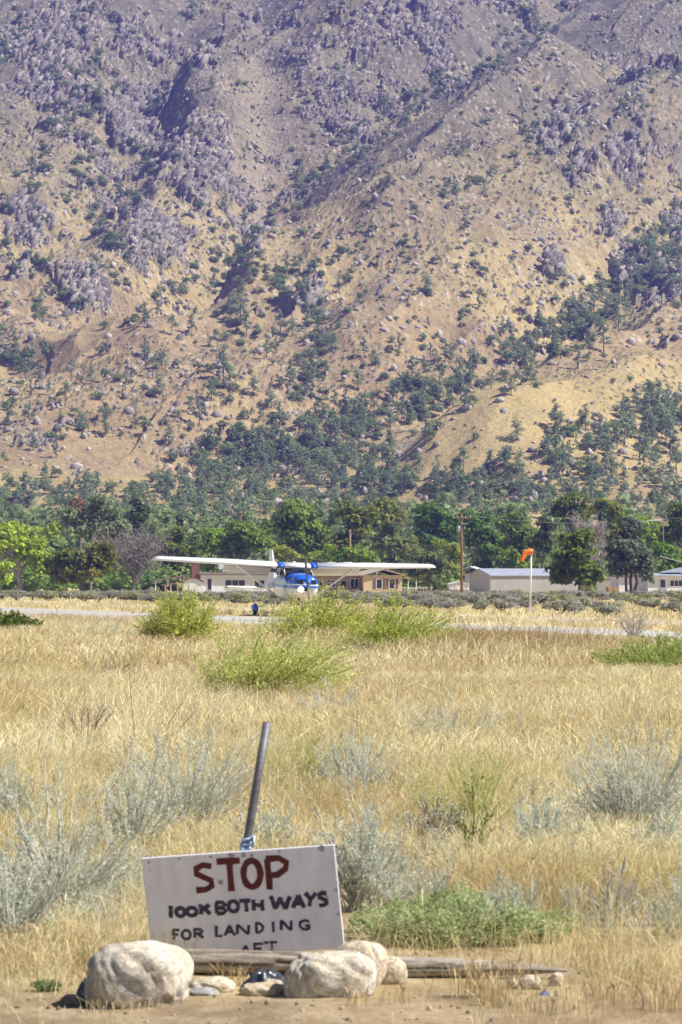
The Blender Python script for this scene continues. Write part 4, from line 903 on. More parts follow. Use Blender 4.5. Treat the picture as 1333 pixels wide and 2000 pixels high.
MB().tube([(0, 0, -0.3), (0, 0, Hq)], [0.2, 0.15], 10).build('pole', M_wood, up2, True); MB().box(-0.2, 0.2, -0.2, -0.16, Hq - 0.3, Hq - 0.2).build('bracket_arm', M_steel, up2)
D3 = 500; p3 = spot(471, D3); up3 = empty('utility_pole', p3, 0, 'distant pole with white insulators rising above trees near the tail fin', 'power pole'); Hr = at(471, 998, D3)[2] - p3[2]
MB().tube([(0, 0, -0.3), (0, 0, Hr)], [0.17, 0.12], 8).build('pole', M_wood, up3, True); MB().box(-1.3, 1.3, -0.2, -0.12, Hr - 0.4, Hr - 0.28).build('crossarm', M_wood, up3)
for x in (-1.2, 1.2, 0.6): MB().tube([(x, -0.16, Hr - 0.28), (x, -0.16, Hr - 0.05)], [0.06, 0.05], 6).build('insulator', M_trim, up3)
A = np.array(p1); Bp = np.array(p2)
for i, (za, zb, sg, lb) in enumerate(((Hp - 2.6, Hq - 0.5, 0.5, 'upper black service cable from the power pole to the bare brown pole'), (Hp - 3.4, Hq - 1.4, 0.35, 'lower black service cable from the power pole to the bare brown pole'))):
    tag(cable(A + [0, 0, za], Bp + [0, 0, zb], sg, 0.02).build('service_cable', M_wire), lb, 'cable', 'cables on the power poles')
tag(cable(A + [0.9, -0.1, Hp - 0.12], at(1400, 1000, 470), 1.2, 0.016).build('service_cable', M_wire), 'thin overhead wire running from the crossarm past the windsock', 'cable', 'cables on the power poles')
tag(cable(at(1290, 1086, 430), at(1360, 1102, 420), 0.1, 0.035).build('service_cable', M_trim), 'pale drooping cable above the white cottage roof', 'cable', 'cables on the power poles')
# street lamp arm showing between the trees
D = 455; p = spot(1296, D); o = empty('street_lamp', p, 0, 'street lamp with a long pale horizontal arm between green trees', 'street lamp'); Hl = at(1293, 1015, D)[2] - p[2]
MB().tube([(0, 0, -0.3), (0, 0, Hl + 0.2)], [0.12, 0.09], 8).build('pole', M_droof, o, True); MB().tube([(0, 0, Hl), (-1.6, -0.1, Hl - 0.1), (-3.4, -0.2, Hl - 0.38)], 0.05, 6).build('arm', M_trim, o, True)
MB().tube([(-3.4, -0.2, Hl - 0.38), (-3.9, -0.22, Hl - 0.45)], [0.1, 0.13], 8).build('lamp_head', M_steel, o, True)
# windsock
M_or = mat('orange_cloth', (0.85, 0.22, 0.03), 0.7, (0.78, 0.18, 0.02), 5.0)
g_ = on_ground(1036, 1197); D = g_[1]; k = D / FPX; wsr = empty('windsock', tuple(g_), 0, 'limp orange windsock on a tall white pole in a concrete block', 'windsock')
MB().box(-0.14, 0.14, -0.14, 0.14, -0.1, 0.2).build('base_block', M_conc, wsr, bevel=0.02); Hs = 113 * k
MB().tube([(0, 0, 0.2), (0.02, 0, Hs * 0.6), (0.045, 0, Hs)], [0.045, 0.04, 0.032], 8).build('pole', M_trim, wsr, True)
MB().box(-0.04, 0.05, -0.05, 0.05, Hs + 0.0, Hs + 0.03).build('swivel', M_steel, wsr)
P = [(0.09, 0, Hs + 0.11), (0.0, -0.02, Hs + 0.13), (-0.14, -0.06, Hs + 0.12), (-0.24, -0.1, Hs + 0.04), (-0.30, -0.12, Hs - 0.1), (-0.36, -0.14, Hs - 0.25)]
R = [0.13, 0.13, 0.115, 0.10, 0.095, 0.075]; rg = []
for i, (p, r_) in enumerate(zip(P, R)):
    p = np.array(p); t_ = unit((np.array(P[min(i + 1, 5)]) - np.array(P[max(i - 1, 0)]))[None])[0]; a_ = unit(np.cross(t_, [0, 1, 0])[None])[0]; b_ = np.cross(t_, a_)
    rg.append([p + r_ * (1 + 0.07 * math.sin(5 * j + i)) * (a_ * math.cos(j * 6.2832 / 16) + b_ * math.sin(j * 6.2832 / 16)) for j in range(16)])
MB().rings(rg, cap=False).build('sock', M_or, wsr, True)
MB().tube([np.array(P[0]) + 0.132 * np.array([0, math.cos(a), math.sin(a)]) for a in np.linspace(0, 6.2832, 17)], 0.012, 5).build('hoop', M_steel, wsr)

# ------------------------------------------------------------------ sagebrush belt beyond the runway
def make_sage(seed, n=6, cnt=520, leaf=0.055):
    r = np.random.default_rng(seed); bl = []
    for i in range(n):
        a = r.random() * 6.28; q = math.sqrt(r.random()) * 0.42; rr = 0.2 + 0.13 * r.random(); bl.append(((q * math.cos(a), q * math.sin(a), 0.28 + 0.38 * r.random() * (1 - q)), (rr, rr, rr * 0.85)))
    ca, cb = [((0.26, 0.27, 0.20), (0.46, 0.47, 0.37)), ((0.27, 0.265, 0.225), (0.46, 0.45, 0.39)), ((0.28, 0.295, 0.15), (0.46, 0.475, 0.27))][seed % 3]
    V, Q, C = crown(r, bl, cnt, leaf, ca, cb, 0.6, 0.45)
    P = []
    for i in range(26):
        a = r.random() * 6.28; e = np.array([math.cos(a) * 0.5, math.sin(a) * 0.5, 0.35 + 0.4 * r.random()]); P.append([(0, 0, -0.05), tuple(e * [0.4, 0.4, 0.55]), tuple(e)])
    st = stem_tubes(np.array(P), np.tile([[0.02, 0.014, 0.006]], (26, 1)), np.tile(np.array([0.16, 0.13, 0.11]), (26, 1)), 3)
    return (V, Q, C), st
SAGE = [make_sage(80 + i) for i in range(6)]
SM = []
for (V, Q, C), st in SAGE:
    a_ = np_mesh('foliage', V, Q, C); a_.materials.append(M_leaf); b_ = np_mesh('stem', *st); b_.materials.append(M_bark); SM.append((a_, b_))
sr = np.random.default_rng(99); sage = Soup(); spos = []
S_EDGE = on_ground(600, 1192)[:2]; S_NEAR = across(*S_EDGE) + 2
for i in range(2600):
    dd = 120 * sr.random() ** 1.15; L = -20 - sr.random() * 300; a_ = S_NEAR + dd
    x, y = RDIR * L + RNOR * a_
    if abs(x) > 0.0978 * y * 1.45 or y > 300: continue
    if abs(x - wsr.location.x) < 0.8 and y < wsr.location.y + 1.0: continue
    spos.append((x, y, dd, 0.48 + 0.38 * sr.random()))
spos.sort(key=lambda q: q[1] - 0.0 * q[2])
cnt = 0; srec = []
for (x, y, dd, s) in spos:
    z = float(gz(x, y)); v = int(sr.integers(0, 6)); rz = sr.random() * 6.28; qx, qy = proj(x, y, z)
    if dd < 4.5 and -20 < qx < 1350 and cnt < 110:
        e = empty('sagebrush', (x, y, z), rz, None, 'sagebrush', 'front row of sagebrush beyond the runway'); e.scale = (s * 1.5, s * 1.5, s)
        link_mesh('foliage', SM[v][0], None, e); link_mesh('stem', SM[v][1], None, e); srec.append((e, qx, qy, s, v)); cnt += 1
    else:
        c1_, c2_ = math.cos(rz) * s, math.sin(rz) * s
        for (V, Q, C) in (SAGE[v][0], SAGE[v][1]):
            sage.add(np.stack([(V[:, 0] * c1_ - V[:, 1] * c2_) * 1.5 + x, (V[:, 0] * c2_ + V[:, 1] * c1_) * 1.5 + y, V[:, 2] * s + z], -1), Q, C)
SL = [(110, 'cottonwood'), (215, 'low dark olive tree'), (320, 'leafless grey tree'), (400, 'rusty-roofed shed'), (500, 'white house'), (600, 'airplane'), (705, 'brown house wing'), (790, 'tan house'), (880, 'olive bush'), (945, 'power pole'), (1022, 'metal shed'), (1060, 'windsock'), (1175, 'leafy dark tree'), (1285, 'juniper'), (9999, 'white cottage')]
cells = {}
for e in srec: cells.setdefault(next(n for k, n in SL if e[1] < k), []).append(e)
for lm, v in cells.items():
    v.sort(key=lambda q: -q[3])
    for i, (e, qx, qy, s, vv) in enumerate(v):
        e['label'] = (ORD[i] + ' tallest ' if i else 'tallest ') + ('silver-grey', 'dull grey', 'greenish-grey')[(80 + vv) % 3] + ' sagebrush of the front row below the ' + lm
tag(sage.build('sagebrush_mass', M_leaf), kind='stuff')
# ------------------------------------------------------------------ the airplane
def paint(name, c, rough=0.25):
    m, t, b = _nt(name); b.inputs['Base Color'].default_value = (*c, 1); b.inputs['Roughness'].default_value = rough
    b.inputs['Coat Weight'].default_value = 0.5; b.inputs['Coat Roughness'].default_value = 0.08
    n = t.nodes.new('ShaderNodeTexNoise'); n.inputs['Scale'].default_value = 3.0; r = t.nodes.new('ShaderNodeMapRange'); r.inputs[3].default_value = rough * 0.7; r.inputs[4].default_value = rough * 1.5
    t.links.new(n.outputs[0], r.inputs[0]); t.links.new(r.outputs[0], b.inputs['Roughness'])
    return m
WHT, BLU = (0.80, 0.80, 0.79), (0.015, 0.13, 0.62)
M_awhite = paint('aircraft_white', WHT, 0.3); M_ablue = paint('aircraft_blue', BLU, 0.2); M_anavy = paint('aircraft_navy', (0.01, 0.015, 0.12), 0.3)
def livery():
    m = paint('aircraft_livery', WHT, 0.22); t = m.node_tree; b = t.nodes['Principled BSDF']; L = t.links.new
    tc = t.nodes.new('ShaderNodeTexCoord'); sp = t.nodes.new('ShaderNodeSeparateXYZ'); L(tc.outputs['Object'], sp.inputs[0])
    def mt(op, a, c, clamp=False):
        n = t.nodes.new('ShaderNodeMath'); n.operation = op; n.use_clamp = clamp
        for i, v in enumerate((a, c)):
            if isinstance(v, (int, float)): n.inputs[i].default_value = v
            else: L(v, n.inputs[i])
        return n.outputs[0]
    z = sp.outputs['Z']; y = sp.outputs['Y']
    back = mt('MAXIMUM', mt('ADD', y, 1.15), 0.0)
    zt = mt('SUBTRACT', z, mt('MULTIPLY', back, 0.34))
    zs = mt('SUBTRACT', z, mt('MULTIPLY', back, 0.02))
    top = mt('GREATER_THAN', zt, 1.165)
    s1 = mt('MULTIPLY', mt('GREATER_THAN', zs, 1.03), mt('LESS_THAN', zs, 1.115))
    dark = mt('MULTIPLY', mt('GREATER_THAN', zs, 0.995), mt('LESS_THAN', zs, 1.015))
    mx = t.nodes.new('ShaderNodeMix'); mx.data_type = 'RGBA'; L(mt('MAXIMUM', top, s1), mx.inputs[0]); mx.inputs[6].default_value = (*WHT, 1); mx.inputs[7].default_value = (*BLU, 1)
    m2 = t.nodes.new('ShaderNodeMix'); m2.data_type = 'RGBA'; L(dark, m2.inputs[0]); L(mx.outputs[2], m2.inputs[6]); m2.inputs[7].default_value = (0.01, 0.02, 0.12, 1)
    L(m2.outputs[2], b.inputs['Base Color'])
    return m
M_liv = livery()
M_glass = bpy.data.materials.new('cabin_glass'); M_glass.use_nodes = True
t = M_glass.node_tree; gl = t.nodes.new('ShaderNodeBsdfGlossy'); gl.inputs['Roughness'].default_value = 0.03; tp = t.nodes.new('ShaderNodeBsdfTransparent'); tp.inputs[0].default_value = (0.42, 0.60, 0.62, 1)
mx = t.nodes.new('ShaderNodeMixShader'); lw = t.nodes.new('ShaderNodeLayerWeight'); lw.inputs[0].default_value = 0.35
t.links.new(lw.outputs['Fresnel'], mx.inputs[0]); t.links.new(tp.outputs[0], mx.inputs[1]); t.links.new(gl.outputs[0], mx.inputs[2]); t.links.new(mx.outputs[0], t.nodes['Material Output'].inputs[0])
M_black = mat('black_rubber', (0.02, 0.02, 0.022), 0.7, (0.03, 0.03, 0.03), 8.0)
M_dark = mat('dark_cabin', (0.03, 0.03, 0.035), 0.8, (0.05, 0.05, 0.055), 6.0)
M_alu = mat('bare_alloy', (0.55, 0.56, 0.58), 0.35, metal=0.8)
M_lampon = bpy.data.materials.new('landing_lamp_lit'); M_lampon.use_nodes = True
b = M_lampon.node_tree.nodes['Principled BSDF']; b.inputs['Base Color'].default_value = (1, 1, 1, 1); b.inputs['Emission Color'].default_value = (1, 0.98, 0.9, 1); b.inputs['Emission Strength'].default_value = 14.0
M_prop = mat('propeller_grey', (0.16, 0.16, 0.17), 0.4, (0.12, 0.12, 0.13), 6.0)
AD = 128.0
ap = empty('light_airplane', (gx(576, AD), AD, 0.0), math.radians(10), 'blue and white high-wing propeller airplane on the runway with flaps down and landing lamp lit', 'airplane')
ap.rotation_euler = (0, math.radians(1.6), math.radians(12))
def sect(y, hw, zb, zt, n=2.6, k=28):
    o = []
    for i in range(k):
        a = 2 * math.pi * i / k; c, s = math.cos(a), math.sin(a)
        o.append((hw * math.copysign(abs(c) ** (2 / n), c), y, (zb + zt) / 2 + (zt - zb) / 2 * math.copysign(abs(s) ** (2 / n), s)))
    return o
MB().rings([sect(*q) for q in [(-2.10, .30, .90, 1.36, 2.6), (-2.07, .38, .80, 1.42, 2.6), (-1.95, .45, .70, 1.485, 2.6), (-1.6, .50, .60, 1.535, 2.6), (-1.2, .53, .53, 1.565, 2.6), (-0.9, .55, .49, 1.58, 2.6)]]).build('cowling', M_liv, ap, True)
MB().rings([sect(*q) for q in [(-0.9, .555, .485, 1.585, 2.6), (-0.5, .57, .46, 1.585, 3.0), (0.3, .58, .46, 1.56, 3.2), (0.9, .57, .48, 1.56, 3.2), (1.5, .50, .55, 1.60, 2.8), (2.3, .36, .68, 1.58, 2.5), (3.4, .22, .82, 1.42, 2.3), (4.6, .11, .92, 1.25, 2.1), (5.15, .05, .98, 1.16, 2.0)]]).build('fuselage', M_liv, ap, True)
# cabin: glass, pillars, roof
def quad_glass(name, P): 
    b = MB(); b.v = [tuple(p) for p in P]; b.f = [tuple(range(len(P)))]; return b.build(name, M_glass, ap)
zb, zt = 1.50, 1.80
W0 = [(-.50, -.98, 1.56), (-.2, -1.08, 1.585), (.2, -1.08, 1.585), (.50, -.98, 1.56)]; W1 = [(-.47, -.12, zt), (-.2, -.2, zt + .01), (.2, -.2, zt + .01), (.47, -.12, zt)]
W0 = [(x, y + 0.35, z - 0.03) for x, y, z in W0]
b = MB(); b.rings([W0, W1], closed=False); ws = b.build('windshield', M_glass, ap, True)
for s in (-1, 1):
    quad_glass('side_window', [(s * .555, -.55, zb), (s * .56, .35, zb), (s * .49, .35, zt), (s * .475, -.05, zt)])
    quad_glass('side_window', [(s * .56, .42, zb + .02), (s * .55, 1.05, zb + .04), (s * .48, .95, zt), (s * .49, .42, zt)])
    pl_ = MB(); pl_.tube([(s * .525, -.64, 1.5), (s * .475, -.1, zt + .01)], .022, 6); pl_.tube([(s * .562, .385, 1.5), (s * .49, .385, zt + .01)], .03, 6); pl_.tube([(s * .53, 1.1, 1.54), (s * .48, .98, zt + .01)], .035, 6); pl_.build('window_frame', M_awhite, ap)
MB().rings([[(-.53, 1.06, 1.5), (.53, 1.06, 1.5), (.47, .9, zt), (-.47, .9, zt)], [(-.40, 2.0, 1.5), (.40, 2.0, 1.5), (.36, 1.5, 1.62), (-.36, 1.5, 1.62)]]).build('rear_deck', M_awhite, ap)
for x in (-.25, .25):
    st = MB().box(x - .2, x + .2, .15, .25, 1.2, 1.64).box(x - .12, x + .12, .16, .24, 1.62, 1.74); st.build('seat', M_dark, ap, bevel=.02)
MB().box(-.5, .5, -.62, -.50, 1.35, 1.62).build('dashboard', M_dark, ap, bevel=.02)
MB().box(-.06, .06, -.30, -.25, 1.70, 1.77).build('mirror', M_trim, ap)
def airfoil(x, le, ch, z, th, tw=0.0):
    up_ = [(0, 0), (.03, .42), (.12, .75), (.3, 1.0), (.55, .82), (.8, .42), (1, .03)]; lo = [(.8, -.12), (.5, -.22), (.2, -.26), (.05, -.2)]
    return [(x, le + ch * u, z + th * v * 0.8 + tw * u) for u, v in up_ + lo]
wz = 1.79; dih = math.tan(math.radians(1.7))
MB().rings([airfoil(x, -.36, 1.5, wz, .215) for x in (-.52, .52)]).build('wing_centre', M_awhite, ap, True)
for s in (-1, 1):
    z = lambda x: wz + (x - .5) * dih
    MB().rings([airfoil(s * x, -.37, 1.52, z(x) - .002, .235) for x in (.50, .74)]).build('wing_root', M_ablue, ap, True)
    MB().rings([airfoil(s * x, -.375, 1.53, z(x) - .003, .243) for x in (.70, .745)]).build('root_band', M_anavy, ap, True)
    MB().rings([airfoil(s * x, le, ch, z(x), th) for x, le, ch, th in ((.745, -.36, 1.5, .225), (2.7, -.36, 1.5, .225), (5.05, -.22, 1.08, .16), (5.2, -.15, .95, .12), (5.27, 0.0, .65, .06))]).build('wing', M_awhite, ap, True)
    fl = []
    for x in (.78, 2.55):
        zz = z(x) - .05; fl.append([(s * x, .70, zz - .02), (s * x, .74, zz + .03), (s * x, 1.12, zz - .22), (s * x, 1.14, zz - .25), (s * x, .9, zz - .17)])
    fo = MB().rings(fl).build('flap', M_awhite, ap)
    rb = MB()
    for k in range(14):
        x = .85 + k * .125; zz = z(x) - .05; rb.tube([(s * x, .73, zz - .045), (s * x, .9, zz - .178), (s * x, 1.12, zz - .253)], .006, 4)
    rb.build('rib', M_awhite, fo)
    MB().rings([[(s * x, .62, z(x) - .06), (s * x, 1.0, z(x) - .22), (s * x, 1.02, z(x) - .06)] for x in (.56, .775)]).build('flap_root_shade', M_anavy, ap)  # navy wedge paints in the shaded blue between flap and cabin
    al = MB().rings([[(s * x, y0_, z(x) + .045), (s * x, y1_, z(x) + .012), (s * x, y1_, z(x) - .002), (s * x, y0_, z(x) - .03)] for x, y0_, y1_ in ((2.62, .82, 1.16), (4.9, .60, .90))]); al.build('aileron', M_awhite, ap)
    b = MB(); A_, B_ = np.array((s * .52, -.12, .58)), np.array((s * 2.2, .12, z(2.2) - .03)); rg = []
    for P in (A_, B_): rg.append([P + np.array((0, math.cos(a) * .08, math.sin(a) * .046)) for a in np.linspace(0, 2 * math.pi, 13)[:-1]])
    b.rings(rg).build('wing_strut', M_awhite, ap, True)
    b = MB(); rg = []
    for P, w_ in (((s * .30, .42, .56), .11), ((s * .75, .42, .50), .09), ((s * 1.32, .40, .27), .065)):
        P = np.array(P); rg.append([P + np.array(q) for q in ((0, -w_, -.02), (0, w_, -.02), (0, w_, .025), (0, -w_, .025))])
    b.rings(rg).build('landing_gear_leg', M_alu, ap)
    wl = MB().rings([[(s * (1.42 + dx), .40 + r_ * math.cos(a), .19 + r_ * math.sin(a)) for a in np.linspace(0, 6.2832, 19)[:-1]] for dx, r_ in ((-.07, .12), (-.065, .17), (-.03, .19), (.03, .19), (.065, .17), (.07, .12))]).build('wheel', M_black, ap, True)
    MB().tube([(s * 1.30, .40, .19), (s * 1.50, .40, .19)], .05, 8).build('hub', M_alu, wl)
    MB().rings([[(s * (1.42 + w_ * math.cos(a)), y, zc + h_ * math.sin(a)) for a in np.linspace(0, 6.2832, 15)[:-1]] for y, w_, zc, h_ in ((.02, .03, .24, .04), (.10, .09, .25, .12), (.30, .115, .27, .155), (.55, .11, .27, .14), (.85, .06, .28, .07), (1.0, .02, .29, .02))]).build('wheel_fairing', M_ablue, ap, True)
nw = MB().rings([[(dx, -1.4 + r_ * math.cos(a), .17 + r_ * math.sin(a)) for a in np.linspace(0, 6.2832, 19)[:-1]] for dx, r_ in ((-.06, .11), (-.05, .16), (0, .17), (.05, .16), (.06, .11))]).build('wheel', M_black, ap, True)
MB().tube([(-.1, -1.4, .17), (.1, -1.4, .17)], .045, 8).build('hub', M_alu, nw)
MB().tube([(0, -1.38, .36), (0, -1.3, .62)], .04, 8).box(-.09, .09, -1.46, -1.34, .345, .37).box(-.092, -.07, -1.43, -1.37, .15, .345).box(.07, .092, -1.43, -1.37, .15, .345).build('nose_gear_leg', M_alu, ap)
MB().rings([[(t_, 3.75, 1.25), (t_ * .5, 5.2, 1.05), (-t_ * .5, 5.2, 1.05), (-t_, 3.75, 1.25)] if k == 0 else [(t_ * .5, 4.72, 2.46), (t_ * .3, 5.28, 2.48), (-t_ * .3, 5.28, 2.48), (-t_ * .5, 4.72, 2.46)] for k, t_ in ((0, .06), (1, .05))]).build('tail_fin', M_awhite, ap, bevel=.01)
rb = MB()
for k in range(9): rb.box(-.055, .055, 4.93 + k * .03 - .1, 4.94 + k * .03 - .1, 1.6 + k * .05, 1.62 + k * .05)
MB().rings([[(x, 4.25 + abs(x) * .12, 1.0), (x, 4.5, 1.05), (x, 5.2 - abs(x) * .02, 1.03), (x, 4.5, .965)] for x in (-1.72, -1.2, 0, 1.2, 1.72)]).build('tailplane', M_awhite, ap)
# nose: inlets, lamps, spinner, propeller, exhaust, wing cuffs
def ell(x, z, rx, rz, y0, y1, n=18): return MB().rings([[(x + rx * math.cos(a) * q, y, z + rz * math.sin(a) * q) for a in np.linspace(0, 6.2832, n + 1)[:-1]] for y, q in ((y0, 1), (y1, .97))])
for x in (-.235, .235): MB().rings([[(x + rx * c, y, 1.255 + rz * d) for c, d in ((-1, -.8), (-.8, -1), (.8, -1), (1, -.8), (1, .5), (.7, 1), (-.7, 1), (-1, .5))] for y, rx, rz in ((-2.0, .115, .068), (-2.113, .112, .065))]).build('air_inlet', M_black, ap)
MB().box(-.09, .09, -2.108, -1.95, .92, 1.04).build('air_filter_inlet', M_black, ap, bevel=.01)
ell(-.215, .985, .085, .085, -1.95, -2.112).build('landing_lamp', M_lampon, ap)
ell(.20, .985, .075, .075, -1.95, -2.105).build('landing_lamp', M_alu, ap)
MB().rings([[(r_ * math.cos(a), y, 1.25 + r_ * math.sin(a)) for a in np.linspace(0, 6.2832, 19)[:-1]] for y, r_ in ((-2.09, .15), (-2.2, .145), (-2.3, .115), (-2.38, .06), (-2.41, .01))]).build('spinner', M_ablue, ap, True)
for s in (0, 1):
    an = math.radians(97) + s * math.pi; rg = []
    for q, w_, tw in ((.10, .03, 55), (.25, .042, 42), (.5, .046, 28), (.75, .04, 20), (.93, .022, 16)):
        tw = math.radians(tw); ra = np.array((math.cos(an), 0, math.sin(an))); ta = np.array((-math.sin(an), 0, math.cos(an))); c = np.array((0, -2.19, 1.25)) + ra * q; e = ta * math.cos(tw) + np.array((0, 1, 0)) * math.sin(tw); nn = np.cross(ra, e)
        rg.append([c + e * w_, c + nn * .012, c - e * w_, c - nn * .008])
    MB().rings(rg).build('propeller_blade', M_prop, ap)
MB().tube([(-.2, -1.7, .68), (-.2, -1.78, .5), (-.2, -1.7, .42)], .04, 8).build('exhaust_pipe', M_black, ap)
MB().tube([(.06, .1, 1.97), (.07, .25, 2.36)], .008, 5).build('antenna', M_wire, ap)
ell(-.02, 1.99, .05, .03, .2, .3).build('beacon', M_trim, ap)
# letters on the flank: white marks on the stripe
# pilot: one continuous figure behind the glass
bm = bmesh.new(); sk = bm.verts.layers.skin.verify()
J = {'pel': (0, 0, 0, .15), 'bel': (0, 0, .2, .14), 'che': (0, -.01, .42, .16), 'nk': (0, -.02, .56, .06), 'he': (0, -.04, .68, .095), 'ht': (0, -.04, .76, .085), 'sl': (-.18, -.01, .46, .065), 'el': (-.24, -.16, .24, .045), 'hl': (-.13, -.38, .26, .035), 'sr': (.18, -.01, .46, .065), 'er': (.24, -.16, .24, .045), 'hr': (.13, -.38, .26, .035), 'kl': (-.14, -.45, .05, .075), 'fl': (-.13, -.62, -.32, .05), 'kr': (.14, -.45, .05, .075), 'fr': (.13, -.62, -.32, .05)}
vs = {}
for k, q in J.items(): vs[k] = bm.verts.new(q[:3]); vs[k][sk].radius = (q[3], q[3] * .85); vs[k][sk].use_root = (k == 'pel')
for a, c in ('pel bel', 'bel che', 'che nk', 'nk he', 'he ht', 'che sl', 'sl el', 'el hl', 'che sr', 'sr er', 'er hr', 'pel kl', 'kl fl', 'pel kr', 'kr fr') and [q.split() for q in ('pel bel', 'bel che', 'che nk', 'nk he', 'he ht', 'che sl', 'sl el', 'el hl', 'che sr', 'sr er', 'er hr', 'pel kl', 'kl fl', 'pel kr', 'kr fr')]: bm.edges.new((vs[a], vs[c]))
me = bpy.data.meshes.new('person'); bm.to_mesh(me); bm.free(); po = link_mesh('person', me, mat('pilot_dark_clothes', (0.05, 0.045, 0.05), 0.8, (0.03, 0.03, 0.035), 5.0))
po.modifiers.new('skin', 'SKIN'); sb = po.modifiers.new('sub', 'SUBSURF'); sb.levels = sb.render_levels = 1
R_ = ap.rotation_euler.to_matrix(); po.location = Vector(ap.location) + R_ @ Vector((-.25, .05, .95)); po.rotation_euler = ap.rotation_euler
tag(po, 'person in dark clothes at the controls behind the windshield', 'person')
# ------------------------------------------------------------------ the sign, its pipe, the boulders and the post
SD = 13.9; PPM = FPX / SD
def spx(a, b): return (140 + a / 2.3804, 1380 + b / 2.3804)       # lettering was measured on an enlarged view
M_board = mat('sign_board', (0.88, 0.87, 0.93), 0.55, (0.74, 0.73, 0.82), 9.0, stretch=(1.6, 1, 0.5))  # lavender in the white paint imitates the violet cast of open shade
M_red = mat('sign_red_paint', (0.085, 0.012, 0.014), 0.6, (0.14, 0.02, 0.022), 18.0); M_ink = mat('sign_black_paint', (0.018, 0.013, 0.04), 0.6, (0.085, 0.07, 0.13), 38.0, stretch=(1, 1, 2.5))
M_stain = mat('sign_dent', (0.30, 0.28, 0.30), 0.7, (0.42, 0.40, 0.42), 30.0)
c0 = at(463.5, 1663.5, SD); Wb, Hb = 384.4 / PPM, 205 / PPM
sg = empty('warning_sign', tuple(c0), 0, 'hand-painted white board reading STOP, look both ways for landing aircraft', 'sign')
th = math.radians(4.75)
sg.rotation_euler = (Matrix.Rotation(math.radians(-9), 3, 'Z') @ Matrix.Rotation(math.radians(7), 3, 'X') @ Matrix.Rotation(-th, 3, 'Y')).to_euler()
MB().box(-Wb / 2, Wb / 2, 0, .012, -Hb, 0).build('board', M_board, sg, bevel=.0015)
def uv(p):
    x, y = spx(*p); dx, dy = (x - 463.5) / PPM, -(y - 1663.5) / PPM
    return dx * math.cos(th) + dy * math.sin(th), -dx * math.sin(th) + dy * math.cos(th)
def arc(cx, cy, rx, ry, a0, a1, n=12): return [(cx + rx * math.cos(math.radians(a0 + (a1 - a0) * k / n)), cy - ry * math.sin(math.radians(a0 + (a1 - a0) * k / n))) for k in range(n + 1)]
def glyph(ch, x0, y0, x1, y1):
    """brush strokes of one capital in the box x0..x1, y0 (top)..y1"""
    w_, h_ = x1 - x0, y1 - y0; P = lambda *q: [(x0 + a * w_, y0 + b * h_) for a, b in q]; cx, cy = (x0 + x1) / 2, (y0 + y1) / 2
    return {'S': [P((.92, .06), (.45, .02), (.1, .16), (.12, .36), (.5, .48), (.88, .60), (.92, .80), (.6, .95), (.08, .98))], 'T': [P((0, .05), (1, 0)), P((.55, .02), (.62, 1))],
            'O': [arc(cx, cy, w_ / 2, h_ / 2, 90, 450, 20)], 'P': [P((.06, .04), (.16, 1)), P((.0, .04), (.6, .0), (.98, .14), (.92, .34), (.55, .52), (.14, .56))],
            'l': [P((.5, 0), (.5, 1))], 'I': [P((.5, 0), (.5, 1))], 'K': [P((.08, 0), (.12, 1)), P((.9, .02), (.16, .55)), P((.35, .42), (1, .95))],
            'B': [P((.06, .0), (.1, 1)), P((.0, .02), (.7, .0), (.9, .2), (.65, .44), (.12, .5)), P((.12, .5), (.75, .52), (.98, .74), (.75, .97), (.08, 1))],
            'H': [P((.06, 0), (.1, 1)), P((.92, 0), (.96, 1)), P((.08, .5), (.94, .46))], 'W': [P((0, 0), (.24, 1)), P((.22, 1), (.5, .1)), P((.48, .1), (.76, .98)), P((.74, 1), (1, 0))], 'A': [P((0, 1), (.5, 0)), P((.46, 0), (1, .98)), P((.2, .66), (.82, .62))],
            'Y': [P((0, .0), (.48, .5)), P((1, 0), (.5, .48), (.36, 1))], 'F': [P((.08, 0), (.14, 1)), P((0, .04), (.98, 0)), P((.12, .48), (.8, .44))],
            'R': [P((.06, 0), (.1, 1)), P((.0, .03), (.7, .02), (.92, .22), (.7, .46), (.12, .52)), P((.4, .5), (1, 1))], 'L': [P((.1, 0), (.1, .96), (1, .92))], 'N': [P((.04, 1), (.06, .0)), P((.04, .02), (.94, .98)), P((.92, 1), (.96, 0))],
            'D': [P((.08, 0), (.1, 1)), P((0, .02), (.55, .04), (.96, .35), (.9, .7), (.5, .96), (.02, 1))], 'G': [P((.95, .14), (.55, .0), (.12, .2), (.04, .6), (.3, .94), (.7, .98), (.96, .78), (.95, .55), (.55, .56))]}[ch]
stk = [0]; brush = np.random.default_rng(3)
